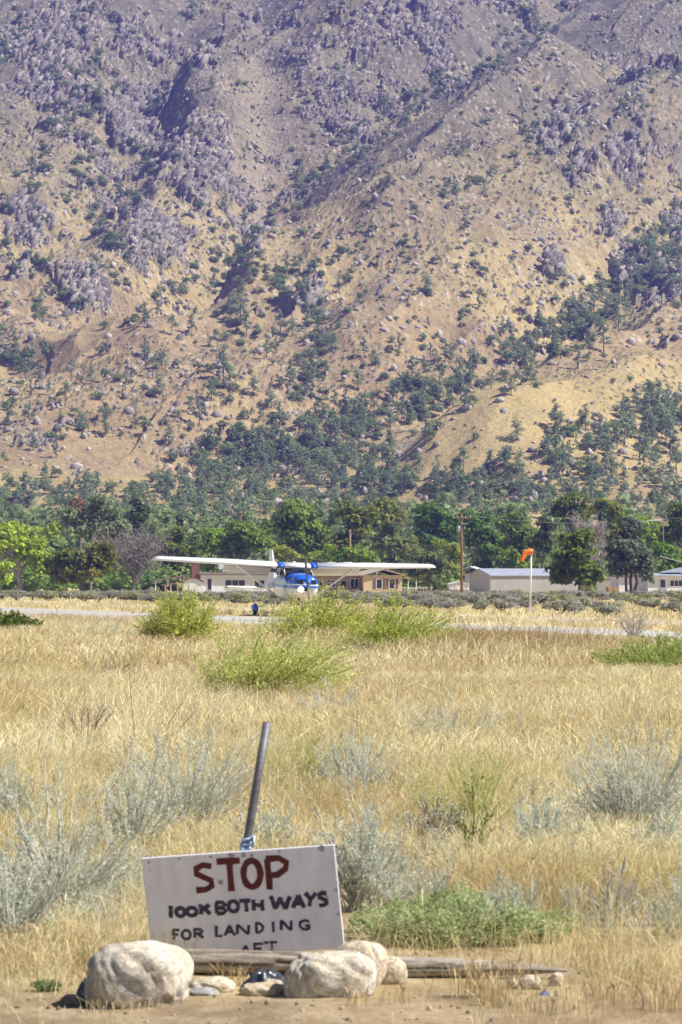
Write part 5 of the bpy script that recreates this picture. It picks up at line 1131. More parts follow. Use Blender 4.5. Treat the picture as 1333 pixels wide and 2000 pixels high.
def word(chars, width, m):
    b = MB()
    for ch, x0, y0, x1, y1 in chars:
        for line in glyph(ch, x0, y0, x1, y1):
            P = np.array([uv(p) for p in line]); hw = width / 2.3804 / PPM / 2
            if len(P) == 2: P = np.array([P[0], P[0] * .66 + P[1] * .34 + brush.normal(size=2) * hw * .12, P[0] * .33 + P[1] * .67 + brush.normal(size=2) * hw * .12, P[1]])
            T_ = np.gradient(P, axis=0); T_ /= np.linalg.norm(T_, axis=1)[:, None]; N_ = np.stack([-T_[:, 1], T_[:, 0]], 1)
            if np.allclose(P[0], P[-1]): N_[0] = N_[-1] = (N_[0] + N_[-1]) / np.linalg.norm(N_[0] + N_[-1])
            hv = hw * (0.88 + 0.26 * brush.random((len(P), 1)))
            stk[0] += 1; y1 = -.0008 - .00012 * (stk[0] % 9)
            rg = [[(l[0], -.0001, l[1]), (l[0], y1, l[1]), (r_[0], y1, r_[1]), (r_[0], -.0001, r_[1])] for l, r_ in zip(P + N_ * hv, P - N_ * hv)]
            b.rings(rg)
    return b.build('lettering', m, sg)
word([('S', 565, 738, 655, 862), ('T', 672, 716, 782, 862), ('O', 798, 716, 878, 840), ('P', 905, 702, 1004, 852)], 30, M_red)
word([('l', 440, 935, 458, 992), ('O', 475, 945, 516, 984), ('O', 526, 942, 572, 980), ('K', 586, 925, 638, 974)], 20, M_ink)
word([('B', 664, 915, 712, 968), ('O', 724, 908, 770, 958), ('T', 776, 905, 828, 958), ('H', 838, 900, 888, 952)], 19, M_ink)
word([('W', 924, 882, 1016, 942), ('A', 1028, 876, 1082, 936), ('Y', 1086, 864, 1138, 928), ('S', 1148, 862, 1190, 924)], 21, M_ink)
word([('F', 456, 1050, 488, 1096), ('O', 500, 1050, 540, 1092), ('R', 556, 1044, 602, 1086)], 14, M_ink)
word([('L', 660, 1026, 692, 1078), ('A', 702, 1024, 752, 1072), ('N', 760, 1020, 820, 1064), ('D', 850, 1010, 886, 1056)], 14, M_ink)
word([('I', 926, 1002, 938, 1052), ('N', 968, 996, 1020, 1042), ('G', 1056, 994, 1106, 1038)], 14, M_ink)
word([('A', 776, 1118, 826, 1168), ('F', 838, 1108, 884, 1160), ('T', 888, 1100, 950, 1158)], 13, M_ink)
for (a, b_, r_) in ((690, 820, 13), (742, 694, 15), (800, 690, 12), (838, 690, 9), (1168, 655, 16), (970, 672, 7), (645, 700, 7), (350, 730, 7), (1232, 850, 8), (495, 712, 5), (1190, 880, 6), (1240, 962, 7), (352, 770, 4)):
    x, z = uv((a, b_)); k = r_ / 2.3804 / PPM
    MB().rings([[(x + k * q * math.cos(t_) * (1 + .25 * math.sin(3 * t_ + a)), y, z + k * q * math.sin(t_)) for t_ in np.linspace(0, 6.2832, 13)[:-1]] for y, q in ((-.0002, 1), (-.0006, .95))]).build('dent', M_stain, sg)
# the leaning pipe behind it, and the blue tie
M_pipe = mat('weathered_pipe', (0.11, 0.105, 0.12), 0.55, (0.20, 0.19, 0.21), 12.0, metal=0.3, stretch=(1, 1, 6))
pp = empty('leaning_pipe', tuple(at(481, 1655, SD + .06)), 0, 'grey weathered pipe leaning out from behind the sign', 'pipe')
o0 = np.array(at(481, 1655, SD + .06)); tp_ = np.array(at(522, 1411, SD + .10)) - o0; bt = np.array(at(452, 1880, SD + .14)) - o0
MB().tube([bt, tp_ * 0, tp_ * .5, tp_], [.0172, .0172, .017, .0168], 16).build('pipe', M_pipe, pp, True)
e_ = tp_ / np.linalg.norm(tp_); MB().tube([tp_ + e_ * .0002, tp_ + e_ * .0012], .0125, 14).build('pipe_bore', M_black, pp)
M_tie = mat('pale_blue_cloth', (0.35, 0.50, 0.75), 0.7, (0.55, 0.66, 0.82), 40.0)
tie = empty('cloth_tie', tuple(o0), 0, 'pale blue rag knotted round the pipe at the sign edge', 'rag')
b = MB()
for k in range(3): 
    c = e_ * (.0 + .016 * k); b.tube([c + .0215 * np.array((math.cos(a), math.sin(a), .25 * math.sin(a + k))) for a in np.linspace(0, 6.2832, 15)], .006, 6)
b.build('knot', M_tie, tie, True)
MB().rings([[np.array((.018, -.024, .03)) + np.array(q) for q in ((-.008, 0, 0), (.008, .004, 0), (.008, .008, .002), (-.008, .004, .002))], [np.array((.03, -.03, .035)) + np.array(q) for q in ((-.006, 0, .01), (.008, .004, .012), (.008, .008, .014), (-.006, .004, .012))], [np.array((.028, -.034, 0.0)) + np.array(q) for q in ((-.008, 0, 0), (.006, .004, 0), (.006, .008, .002), (-.008, .004, .002))]]).build('loose_end', M_tie, tie, True)
MB().rings([[np.array((-.012, -.026, .0)) + np.array(q) for q in ((-.009, 0, 0), (.009, .002, 0), (.009, .006, .002), (-.009, .004, .002))], [np.array((-.008, -.03, -.03)) + np.array(q) for q in ((-.01, 0, 0), (.012, .002, 0), (.012, .006, .002), (-.01, .004, .002))]]).build('loose_end', M_tie, tie, True)
# boulders
def n3(P, s, f):
    return fbm(P[:, 0] * f + P[:, 2] * f * 0.7, P[:, 1] * f - P[:, 2] * f * 0.6, 5, s) - 0.5
def boulder(name, label, px0, px1, py0, py1, seed, D=None, cat='boulder', group=None, depth=0.85, rough=0.10, tint=(1, 1, 1), sub=5, sink=0.12, pock=0.0, skew=0.0, squash=2.4):
    cx = (px0 + px1) / 2; g_ = on_ground(cx, py1); D = D or g_[1]; k = D / FPX; hw = (px1 - px0) / 2 * k; H = (py1 - py0) * k
    bm = bmesh.new(); bmesh.ops.create_icosphere(bm, subdivisions=sub, radius=1.0); V = np.array([v.co[:] for v in bm.verts])
    S = np.sign(V) * np.abs(V) ** (2 / squash); S = S / (np.abs(S) ** squash).sum(1)[:, None] ** (1 / squash)
    r_ = 1 + rough * 1.6 * n3(V, seed, 1.3) + rough * 0.7 * n3(V, seed + 9, 3.2) + rough * 0.30 * n3(V, seed + 19, 9) + rough * .12 * n3(V, seed + 29, 26)
    f1, f2, c_ = worley(V[:, 0] * 1.6 + V[:, 2] + seed, V[:, 1] * 1.6 - V[:, 2] * .8, seed); r_ = r_ - rough * 0.35 * sstep(0.35, 0.0, f2 - f1)
    pk = np.zeros(len(V))
    if pock:
        p1, p2, pc = worley(V[:, 0] * 4.2 + V[:, 1], V[:, 2] * 5.5 + V[:, 1] * .6, seed + 3); zone = sstep(.05, .35, -V[:, 2] + .3 * V[:, 0] + n3(V, seed + 5, 2)); pk = (pc > .62) * sstep(.42, .12, p1) * zone; r_ = r_ - pock * pk
    S = S * r_[:, None]; S[:, 0] += skew * S[:, 2]; S[:, 2] = np.where(S[:, 2] < -.62, -.62 - (S[:, 2] * -1 - .62) * .25, S[:, 2])
    lo, hi = S[:, 0].min(), S[:, 0].max(); S[:, 0] = (S[:, 0] - (lo + hi) / 2) / (hi - lo) * 2
    z0, z1 = S[:, 2].min(), S[:, 2].max(); S[:, 2] = (S[:, 2] - z0) / (z1 - z0)
    P = S * np.array([hw, hw * depth, H * (1 + sink)]) - np.array([0, 0, H * sink])
    for v, p in zip(bm.verts, P): v.co = p
    t_ = n3(V, seed + 40, 2.2) + .5; sp = n3(V, seed + 50, 22) + .5; lich = sstep(.5, .68, n3(V, seed + 60, 4.0) + .5)
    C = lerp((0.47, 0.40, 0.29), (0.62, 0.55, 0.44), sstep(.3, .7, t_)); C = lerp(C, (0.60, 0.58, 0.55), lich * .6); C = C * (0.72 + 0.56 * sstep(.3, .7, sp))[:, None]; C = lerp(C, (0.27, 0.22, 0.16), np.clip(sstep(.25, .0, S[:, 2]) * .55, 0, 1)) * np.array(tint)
    me = bpy.data.meshes.new(name); bm.to_mesh(me); bm.free(); a_ = me.color_attributes.new('Col', 'FLOAT_COLOR', 'POINT'); a_.data.foreach_set('color', np.c_[C, np.ones(len(C))].astype(np.float32).ravel())
    o = link_mesh(name, me, M_rock, None, True); o.location = (gx(cx, D), D, float(gz(gx(cx, D), D)) - .005); return tag(o, label, cat, group)
GB = 'boulders in front of the sign'
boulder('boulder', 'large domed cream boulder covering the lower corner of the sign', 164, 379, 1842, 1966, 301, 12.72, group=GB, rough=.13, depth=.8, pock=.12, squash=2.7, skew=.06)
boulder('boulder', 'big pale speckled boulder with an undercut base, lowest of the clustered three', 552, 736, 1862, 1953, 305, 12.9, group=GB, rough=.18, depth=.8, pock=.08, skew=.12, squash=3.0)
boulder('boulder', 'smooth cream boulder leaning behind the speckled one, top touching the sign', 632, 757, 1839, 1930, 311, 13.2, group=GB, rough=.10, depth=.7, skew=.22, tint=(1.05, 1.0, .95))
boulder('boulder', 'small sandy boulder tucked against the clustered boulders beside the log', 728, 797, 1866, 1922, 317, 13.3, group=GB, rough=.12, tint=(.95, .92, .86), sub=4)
GS = 'small stones along the log'
boulder('stone', 'flat tan stone lying in the dirt below the dark plastic', 468, 560, 1926, 1952, 321, 12.95, 'stone', GS, rough=.2, sub=4, tint=(1.0, .92, .8))
boulder('stone', 'pale slab stone touching the large domed boulder', 368, 462, 1911, 1940, 325, 13.1, 'stone', GS, rough=.16, sub=4, tint=(1.02, .98, .92))
boulder('stone', 'bluish-grey flat stone in front of the pale slab', 358, 432, 1931, 1949, 329, 12.98, 'stone', GS, rough=.2, sub=4, tint=(.62, .68, .78))
boulder('stone', 'small grey stone wedged between dark plastic and speckled boulder', 512, 556, 1908, 1936, 333, 13.05, 'stone', GS, rough=.2, sub=4, tint=(.85, .82, .8))
boulder('stone', 'rounded whitish stone before the thin end of the log', 1011, 1058, 1901, 1931, 337, None, 'stone', GS, rough=.16, sub=4, tint=(1.05, 1.03, 1.0))
boulder('stone', 'small upright pointed pale stone at the tip of the log', 1071, 1100, 1896, 1926, 341, None, 'stone', GS, rough=.2, sub=4, tint=(1.05, 1.0, .95), skew=.25)
boulder('stone', 'little tan stone beside the rounded whitish stone', 990, 1014, 1908, 1926, 345, None, 'stone', GS, rough=.2, sub=3)
boulder('stone', 'dark shaded stone at the shady foot of the large domed boulder', 118, 172, 1944, 1968, 349, 12.7, 'stone', GS, rough=.25, sub=4, tint=(.35, .33, .32))  # dark tint puts the boulder's shade into the stone colour
# old fence post lying behind the boulders
L0, L1 = at(318, 1875, 13.62), at(1112, 1897, 13.46); n = 150; k = 40; T_ = np.linspace(0, 1, n)
R0 = np.interp(T_, [0, .02, .55, .8, .93, 1], [.045, .052, .047, .031, .016, .004])
A_ = np.linspace(0, 2 * math.pi, k, endpoint=False); TT, AA = np.meshgrid(T_, A_, indexing='ij')
gr = fbm(AA * 3.2 + 30, TT * 3.0, 4, 401) - .5; crk = sstep(.62, .75, ridged(AA * 2.6 + 7, TT * 1.8, 3, 403)); gr2 = fbm(AA * 9, TT * 14, 3, 405) - .5
RR = R0[:, None] * (1 + .30 * gr - .20 * crk + .06 * gr2) * np.where(np.sin(AA) > 0, .92, 1.0)
ax = unit((L1 - L0)[None])[0]; up_ = np.array([0, 0, 1.0]); sd = unit(np.cross(ax, up_)[None])[0]; up_ = np.cross(sd, ax)
Cn = L0 + (L1 - L0) * T_[:, None]; Cn[:, 2] += .004 * np.sin(T_ * 9)
V = Cn[:, None, :] + RR[..., None] * (np.cos(AA)[..., None] * sd + np.sin(AA)[..., None] * up_)
ix = np.arange(n * k).reshape(n, k); Q = np.stack([ix[:-1], np.roll(ix[:-1], -1, 1), np.roll(ix[1:], -1, 1), ix[1:]], -1).reshape(-1, 4)
C = lerp((0.20, 0.16, 0.13), (0.42, 0.37, 0.31), sstep(-.25, .25, gr + gr2 * .8)); C = lerp(C, (0.07, 0.055, 0.045), crk * .85)
o = link_mesh('log', np_mesh('log', V.reshape(-1, 3), Q, C.reshape(-1, 3)), vc_mat('weathered_log', .85, 0, .1, 30.0, .25, .004, 80), None, True); tag(o, 'weathered grey split fence post lying behind the boulders and tapering to a point', 'log')
bm = bmesh.new(); bm.from_mesh(o.data); bmesh.ops.holes_fill(bm, edges=[e for e in bm.edges if e.is_boundary]); bmesh.ops.recalc_face_normals(bm, faces=bm.faces); bm.to_mesh(o.data); bm.free()
# crumpled dark plastic
def crumple(name, label, px0, px1, py0, py1, D, seed, m, cat):
    k = D / FPX; g_ = np.linspace(-1, 1, 26); X, Y = np.meshgrid(g_, g_, indexing='ij'); r_ = np.hypot(X, Y)
    z = np.clip(1 - r_ ** 2, 0, 1) ** .7 * (.55 + .9 * ridged(X * 1.6 + 3, Y * 1.6, 3, seed)) ; z = z / z.max()
    hw = (px1 - px0) / 2 * k; H = (py1 - py0) * k; cx = gx((px0 + px1) / 2, D)
    V = np.stack([X * hw * (1 + .1 * fbm(X * 3, Y * 3, 2, seed)), Y * hw * .55, z * H - .004], -1).reshape(-1, 3); ix = np.arange(X.size).reshape(X.shape)
    o = link_mesh(name, np_mesh(name, V, np.stack([ix[:-1, :-1], ix[1:, :-1], ix[1:, 1:], ix[:-1, 1:]], -1).reshape(-1, 4)), m, None, False)
    o.location = (cx, D, float(gz(cx, D))); o.rotation_euler = (0, 0, .3); return tag(o, label, cat)
M_plast = mat('dark_plastic', (0.02, 0.025, 0.035), 0.25, (0.05, 0.06, 0.08), 14.0)
crumple('plastic_sheet', 'crumpled shiny dark plastic beside the speckled boulder', 470, 572, 1882, 1930, 13.12, 411, M_plast, 'plastic sheet')
crumple('plastic_scrap', 'dark plastic scrap sticking out behind the large domed boulder', 150, 200, 1884, 1925, 12.95, 421, M_plast, 'plastic scrap')
crumple('plastic_scrap', 'bit of bright blue plastic beside the rounded whitish stone', 1052, 1072, 1908, 1922, 12.95, 431, M_blue, 'plastic scrap')

# ------------------------------------------------------------------ shrubs
def shrub_mesh(r, H, W, n, stem_c, leaf_c, lr=.0022, twigs=5, lpt=9, ll=.02, lw=.0032, lean=(0, 0), spread=1.0, flower=None, droop=0.0, low=0.35, rag=0):
    a = r.random(n) * 6.2832; q = np.sqrt(r.random(n)); rad = W / 2 * q * spread
    tip = np.stack([np.cos(a) * rad + lean[0] * H, np.sin(a) * rad * .9 + lean[1] * H, H * (1 - .40 * q ** 2) * (np.where(r.random(n) < .2, .6 + .6 * r.random(n), .35 + .55 * r.random(n)) if rag else .62 + .38 * r.random(n))], -1)
    base = np.stack([np.cos(a) * rad * .22 + r.normal(size=n) * W * .03, np.sin(a) * rad * .22 + r.normal(size=n) * W * .03, np.full(n, -.02)], -1)
    t = np.linspace(0, 1, 6)[None, :, None]; d = tip - base
    P = base[:, None, :] + d[:, None, :] * np.concatenate([t ** 1.35, t ** 1.35, t ** (.85 - .0 * t)], -1)
    P[:, 1:] += r.normal(size=(n, 5, 3)) * H * .012
    if droop: P[:, :, 2] -= droop * H * (t[..., 0] ** 3)
    R = lr * np.linspace(1.5, .45, 6)[None] * (.7 + .6 * r.random((n, 1)))
    st = Soup(); C = np.asarray(stem_c) * (.75 + .5 * r.random((n, 1))); st.add(*stem_tubes(P, R, C))
    m = n * twigs; si = np.repeat(np.arange(n), twigs); tk = low + (.95 - low) * r.random(m); f = tk * 5; i0 = np.minimum(f.astype(int), 4); fr_ = (f - i0)[:, None]
    s0 = P[si, i0] * (1 - fr_) + P[si, i0 + 1] * fr_; dr = unit(P[si, i0 + 1] - P[si, i0]); dv = unit(dr * 1.0 + r.normal(size=(m, 3)) * .42 + np.array([lean[0] * .5, 0, .12])); L = H * (.10 + .17 * r.random(m))[:, None]
    TP = s0[:, None, :] + (dv * L)[:, None, :] * np.array([0, .5, 1.0])[None, :, None]; TP[:, 2, 2] += L[:, 0] * .12
    st.add(*stem_tubes(TP, lr * .55 * np.array([[1, .8, .5]]) * np.ones((m, 1)), np.repeat(C, twigs, 0)))
    lf = Soup(); nl = m * lpt; ti = np.repeat(np.arange(m), lpt); u = r.random((nl, 1)) ** .8; c = TP[ti, 0] * (1 - u) + TP[ti, 2] * u + r.normal(size=(nl, 3)) * lw
    ld = unit(dv[ti] + r.normal(size=(nl, 3)) * .7); e = unit(np.cross(ld, r.normal(size=(nl, 3)))); l = ll * (.6 + .8 * r.random((nl, 1))); ww = lw * (.7 + .6 * r.random((nl, 1)))
    V = np.stack([c - e * ww * .5, c + ld * l * .5 - e * ww, c + ld * l, c + ld * l * .5 + e * ww], 1).reshape(-1, 3)
    la, lb = np.asarray(leaf_c[0]), np.asarray(leaf_c[1]); k_ = r.random((nl, 1)); LC = (la * (1 - k_) + lb * k_) * (.8 + .4 * r.random((nl, 1)))
    if flower is not None: LC = np.where((r.random((nl, 1)) < .10) & (u > .5), np.asarray(flower), LC)
    lf.add(V, np.arange(4 * nl).reshape(nl, 4), np.repeat(LC, 4, 0))
    return st, lf
def shrub(name, label, cat, px, base, width, height, seed, n, stem_c, leaf_c, group=None, D=None, **kw):
    g_ = on_ground(px, base); D = g_[1]; k = D / FPX; r = np.random.default_rng(seed)
    root = empty(name, tuple(g_), 0, label, cat, group); st, lf = shrub_mesh(r, height * k * 1.28, width * k * 1.12, n, stem_c, leaf_c, **kw)
    st.build('stem', M_dry, root); lf.build('foliage', M_leaf, root); return root
GREY_S = (0.70, 0.69, 0.61); GREY_L = ((0.40, 0.47, 0.35), (0.76, 0.81, 0.67)); GG = 'grey bushes in the dry field'
for (px, bs_, wd, ht, n, lb, kw) in [
    (365, 1640, 300, 205, 85, 'wide silvery bush behind the pipe and above the sign', {}), (255, 1690, 200, 190, 50, 'open silver bush above the sign corner, behind the wide silvery one', {}),
    (110, 1790, 280, 215, 90, 'broad grey bush with green heart uphill from the large domed boulder', {}), (15, 1860, 190, 190, 60, 'grey bush cut by the picture edge beside the large boulder', {}), (-5, 1640, 150, 150, 45, 'thin grey bush cut by the picture edge, highest of its side', {}),
    (705, 1780, 190, 190, 75, 'tall grey bush right behind the sign edge', {}), (695, 1580, 190, 140, 55, 'airy grey bush beside the top of the pipe', {}),
    (1240, 1660, 260, 230, 110, 'biggest silver-grey bush, tall and upright beside the picture edge', {}), (1065, 1690, 150, 125, 60, 'compact grey bush next to the biggest silver bush', {}), (850, 1665, 120, 105, 45, 'small grey bush with reddish stem bases', {}),
    (870, 1490, 230, 120, 45, 'sparse blue-grey bush in the middle of the grass', {}), (640, 1425, 170, 90, 40, 'grey bush at the foot of the wind-swept yellow bush', {}), (1300, 1700, 150, 110, 45, 'low grey bush in front of the biggest silver bush', {}), (1000, 1480, 160, 100, 25, 'twiggy dark grey bush beside the sparse blue-grey one', {}),
    (520, 1690, 170, 120, 35, 'low grey bush peeking over the top edge of the sign', {}), (230, 1265, 170, 42, 55, 'low pale grey bush left of nothing but beside the dark-based yellow bush', {}), (120, 1262, 150, 36, 50, 'low pale grey bush between the leafy green plant and its twin', {})]:
    lb = lb.replace('low pale grey bush left of nothing but beside', 'low pale grey bush spread beside')
    D_ = on_ground(px, bs_)[1]; far_ = D_ > 40
    rb_ = 'reddish' in lb
    shrub('grey_shrub', lb, 'bush', px, bs_, wd, ht, 500 + int(px) + bs_, n, (0.36, 0.20, 0.15) if rb_ else GREY_S, GREY_L, GG, lr=.0034 * (2.0 if far_ else 1), twigs=6, lpt=9, ll=.018 * (1.8 if far_ else 1), lw=.0034 * (2 if far_ else 1), low=.15, spread=1.0, rag=1)
GR_L = ((0.46, 0.52, 0.09), (0.80, 0.80, 0.22)); GY = 'yellow-green bushes in the field'
shrub('mustard_bush', 'rounded yellow-green bush with a dark base, standing alone', 'bush', 352, 1271, 150, 100, 601, 208, (0.34, 0.38, 0.09), ((0.42, 0.48, 0.09), (0.78, 0.78, 0.22)), GY, lr=.007, twigs=7, lpt=9, ll=.055, lw=.011, low=.12, rag=1)
shrub('mustard_bush', 'tall yellow-green bush hiding the airplane wheels', 'bush', 620, 1270, 215, 92, 602, 240, (0.36, 0.40, 0.10), GR_L, GY, lr=.007, twigs=7, lpt=8, ll=.055, lw=.010, low=.15, lean=(.12, 0), rag=1)
shrub('mustard_bush', 'wide yellow-green bush spreading away from the airplane nose', 'bush', 755, 1292, 235, 100, 603, 256, (0.36, 0.42, 0.10), ((0.45, 0.53, 0.09), (0.78, 0.80, 0.22)), GY, lr=.006, twigs=7, lpt=8, ll=.05, lw=.009, low=.12, lean=(.25, 0), rag=1)
shrub('mustard_bush', 'pale wind-swept yellow-green bush lowest of the four', 'bush', 488, 1392, 300, 150, 604, 272, (0.50, 0.53, 0.18), ((0.58, 0.65, 0.18), (0.85, 0.86, 0.38)), GY, lr=.0042, twigs=7, lpt=8, ll=.045, lw=.006, low=.2, lean=(.32, 0), rag=1)
shrub('green_bush', 'low soft green bush cut by the picture edge below the runway', 'bush', 1290, 1338, 250, 84, 605, 170, (0.36, 0.42, 0.12), ((0.28, 0.38, 0.08), (0.52, 0.58, 0.18)), None, lr=.005, twigs=6, lpt=8, ll=.045, lw=.008, low=.15)
shrub('leafy_plant', 'dark leafy green plant cut by the picture edge near the runway', 'plant', 15, 1252, 120, 46, 606, 70, (0.12, 0.17, 0.05), ((0.06, 0.13, 0.02), (0.22, 0.29, 0.06)), None, lr=.006, twigs=6, lpt=7, ll=.09, lw=.03, low=.1)
shrub('flowering_weed', 'sparse yellow-flowered weed among the grey bushes', 'weed', 930, 1640, 250, 150, 607, 40, (0.52, 0.53, 0.22), ((0.52, 0.58, 0.20), (0.72, 0.72, 0.30)), None, lr=.0022, twigs=8, lpt=7, ll=.016, lw=.0032, low=.3, flower=(0.66, 0.58, 0.05))
shrub('flowering_weed', 'sparse yellow-flowered weed beside the top of the pipe', 'weed', 590, 1570, 220, 130, 608, 46, (0.52, 0.51, 0.24), ((0.54, 0.57, 0.22), (0.70, 0.69, 0.32)), None, lr=.0022, twigs=8, lpt=6, ll=.016, lw=.003, low=.3, flower=(0.66, 0.58, 0.05))
shrub('broadleaf_weed', 'upright weed with broad dark green leaves above the low green mat', 'weed', 925, 1712, 90, 150, 609, 5, (0.22, 0.26, 0.10), ((0.10, 0.19, 0.04), (0.20, 0.29, 0.08)), None, lr=.0034, twigs=9, lpt=3, ll=.022, lw=.008, low=.15)
shrub('green_seedling', 'small grey-green seedling uphill from the large domed boulder', 'plant', 155, 1886, 34, 30, 610, 14, (0.30, 0.34, 0.18), ((0.30, 0.38, 0.18), (0.42, 0.48, 0.28)), None, lr=.0016, twigs=4, lpt=6, ll=.02, lw=.005, low=.2)
shrub('green_seedling', 'tiny green tuft on bare dirt at the side of the large boulder', 'plant', 92, 1936, 50, 16, 611, 16, (0.20, 0.26, 0.10), ((0.16, 0.24, 0.08), (0.28, 0.34, 0.15)), None, lr=.0016, twigs=4, lpt=6, ll=.018, lw=.005, low=.2)
shrub('dead_twigs', 'bleached dead twigs standing beyond the log tip', 'dead shrub', 1195, 1810, 150, 120, 612, 14, (0.52, 0.49, 0.45), ((0.46, 0.44, 0.38), (0.55, 0.53, 0.48)), None, lr=.0032, twigs=4, lpt=2, ll=.014, lw=.002, low=.3)
shrub('dead_twigs', 'dark bare twigs in the pale grass beyond the wide silvery bush', 'dead shrub', 165, 1480, 130, 110, 613, 26, (0.27, 0.20, 0.17), ((0.30, 0.24, 0.18), (0.38, 0.30, 0.22)), None, lr=.0028, twigs=5, lpt=3, ll=.014, lw=.003, low=.3)
shrub('dead_twigs', 'pinkish dead brush in the grass below the runway', 'dead shrub', 200, 1345, 150, 60, 614, 40, (0.40, 0.32, 0.27), ((0.44, 0.36, 0.30), (0.50, 0.43, 0.36)), None, lr=.004, twigs=5, lpt=3, ll=.02, lw=.004, low=.3)
shrub('dead_twigs', 'pale bleached brush against the runway near the picture edge', 'dead shrub', 1240, 1245, 90, 48, 615, 40, (0.55, 0.48, 0.40), ((0.55, 0.48, 0.38), (0.62, 0.56, 0.46)), None, lr=.007, twigs=5, lpt=3, ll=.04, lw=.008, low=.3)
# low silvery sprigs all through the grass
sv = Soup(); vr = np.random.default_rng(640); PR = [shrub_mesh(np.random.default_rng(650 + q), 1.0, 1.2, 16, GREY_S, GREY_L, lr=.007, twigs=5, lpt=6, ll=.05, lw=.010, low=.15, rag=1) for q in range(5)]
PRA = [(np.concatenate(a_.V + b_.V), np.concatenate(a_.Q + [q_ + a_.n for q_ in b_.Q]), np.concatenate(a_.C + b_.C)) for a_, b_ in PR]
for q in range(900):
    px_ = vr.random() * 1600 - 130; py_ = 1275 + 560 * vr.random() ** 1.0
    if vr.random() > .08 + .92 * sstep(.46, .62, fbm(np.array([px_ * .006]), np.array([py_ * .012]), 3, 661))[0] or (260 < px_ < 690 and py_ > 1600): continue
    g_ = on_ground(px_, py_); s_ = (.10 + .22 * vr.random() ** 1.5) * (1 if py_ > 1400 else 1.3); a_ = vr.random() * 6.28; c1_, c2_ = math.cos(a_) * s_, math.sin(a_) * s_; V, Q_, C_ = PRA[vr.integers(0, 5)]
    sv.add(np.stack([V[:, 0] * c1_ - V[:, 1] * c2_ + g_[0], V[:, 0] * c2_ + V[:, 1] * c1_ + g_[1], V[:, 2] * s_ + g_[2]], -1), Q_, C_)
tag(sv.build('silver_brush', M_leaf), kind='stuff')
# a low green mat of leaves
g_ = on_ground(900, 1846); k = g_[1] / FPX; r = np.random.default_rng(620); bl = []
for i in range(60):
    q = r.random(2) * 2 - 1
    if q[0] ** 2 + q[1] ** 2 > 1: continue
    bl.append(((q[0] * 205 * k, q[1] * .42 + .25, .03 + 55 * k * (1 - .6 * abs(q[0])) * r.random()), (.085, .085, .06)))
root = empty('mat_shrub', tuple(g_), 0, 'low spreading green mat plant between the sign and the log tip', 'ground plant')
V, Q, C = crown(r, bl, 11000, .0085, (0.24, 0.33, 0.10), (0.52, 0.58, 0.30), .5, .55); link_mesh('foliage', np_mesh('foliage', V, Q, C), M_leaf, root)
st, lf = shrub_mesh(r, 95 * k, 420 * k, 120, (0.32, 0.32, 0.18), ((0.32, 0.42, 0.16), (0.56, 0.62, 0.34)), lr=.0016, twigs=4, lpt=6, ll=.016, lw=.004, low=.2); st.build('stem', M_dry, root); lf.build('shoots', M_leaf, root)
# tall single stalks
for i, (pa, pb, lb) in enumerate((((560, 1490), (522, 1330), 'long thin bare stalk crossing the grass above the wide silvery bush'),)): pass
for i, (x0, y0, x1, y1, lb) in enumerate(((268, 1432, 252, 1300, 'tall single dark stalk standing in pale grass'), (310, 1450, 358, 1372, 'slanting dark stalk above the wide silvery bush'), (318, 1462, 385, 1388, 'second slanting stalk, longer and lower, above the wide silvery bush'), (690, 1705, 900, 1655, 'long pale fallen branch lying over the grass behind the sign'))):
    g_ = on_ground(x0, y0 + (60 if i < 3 else 0)); D = g_[1]; P = [at(x0, y0 + (60 if i < 3 else 0), D), at(x0 * .5 + x1 * .5 - 3, y0 * .5 + y1 * .5, D + .02), at(x1, y1, D + .05)]
    root = empty('dry_stalk' if i < 3 else 'fallen_branch', tuple(P[0]), 0, lb, 'stalk' if i < 3 else 'branch'); P = [p - np.array(P[0]) for p in P] if False else [np.array(p) - np.array(root.location) for p in P]
    s = Soup(); tube_np(s, P, [.004, .003, .0018], (0.25, 0.22, 0.16) if i < 3 else (0.45, 0.38, 0.33), 5)
    for q in range(5):
        t_ = .45 + .1 * q; c = P[1] * (1 - t_) + P[2] * t_; tube_np(s, [c, c + np.array([.03 * (-1) ** q, .01, .05]), c + np.array([.035 * (-1) ** q, .02, .10])], [.0018, .0014, .001], (0.28, 0.25, 0.17) if i < 3 else (0.45, 0.38, 0.33), 4)
    s.build('stem', M_dry, root)

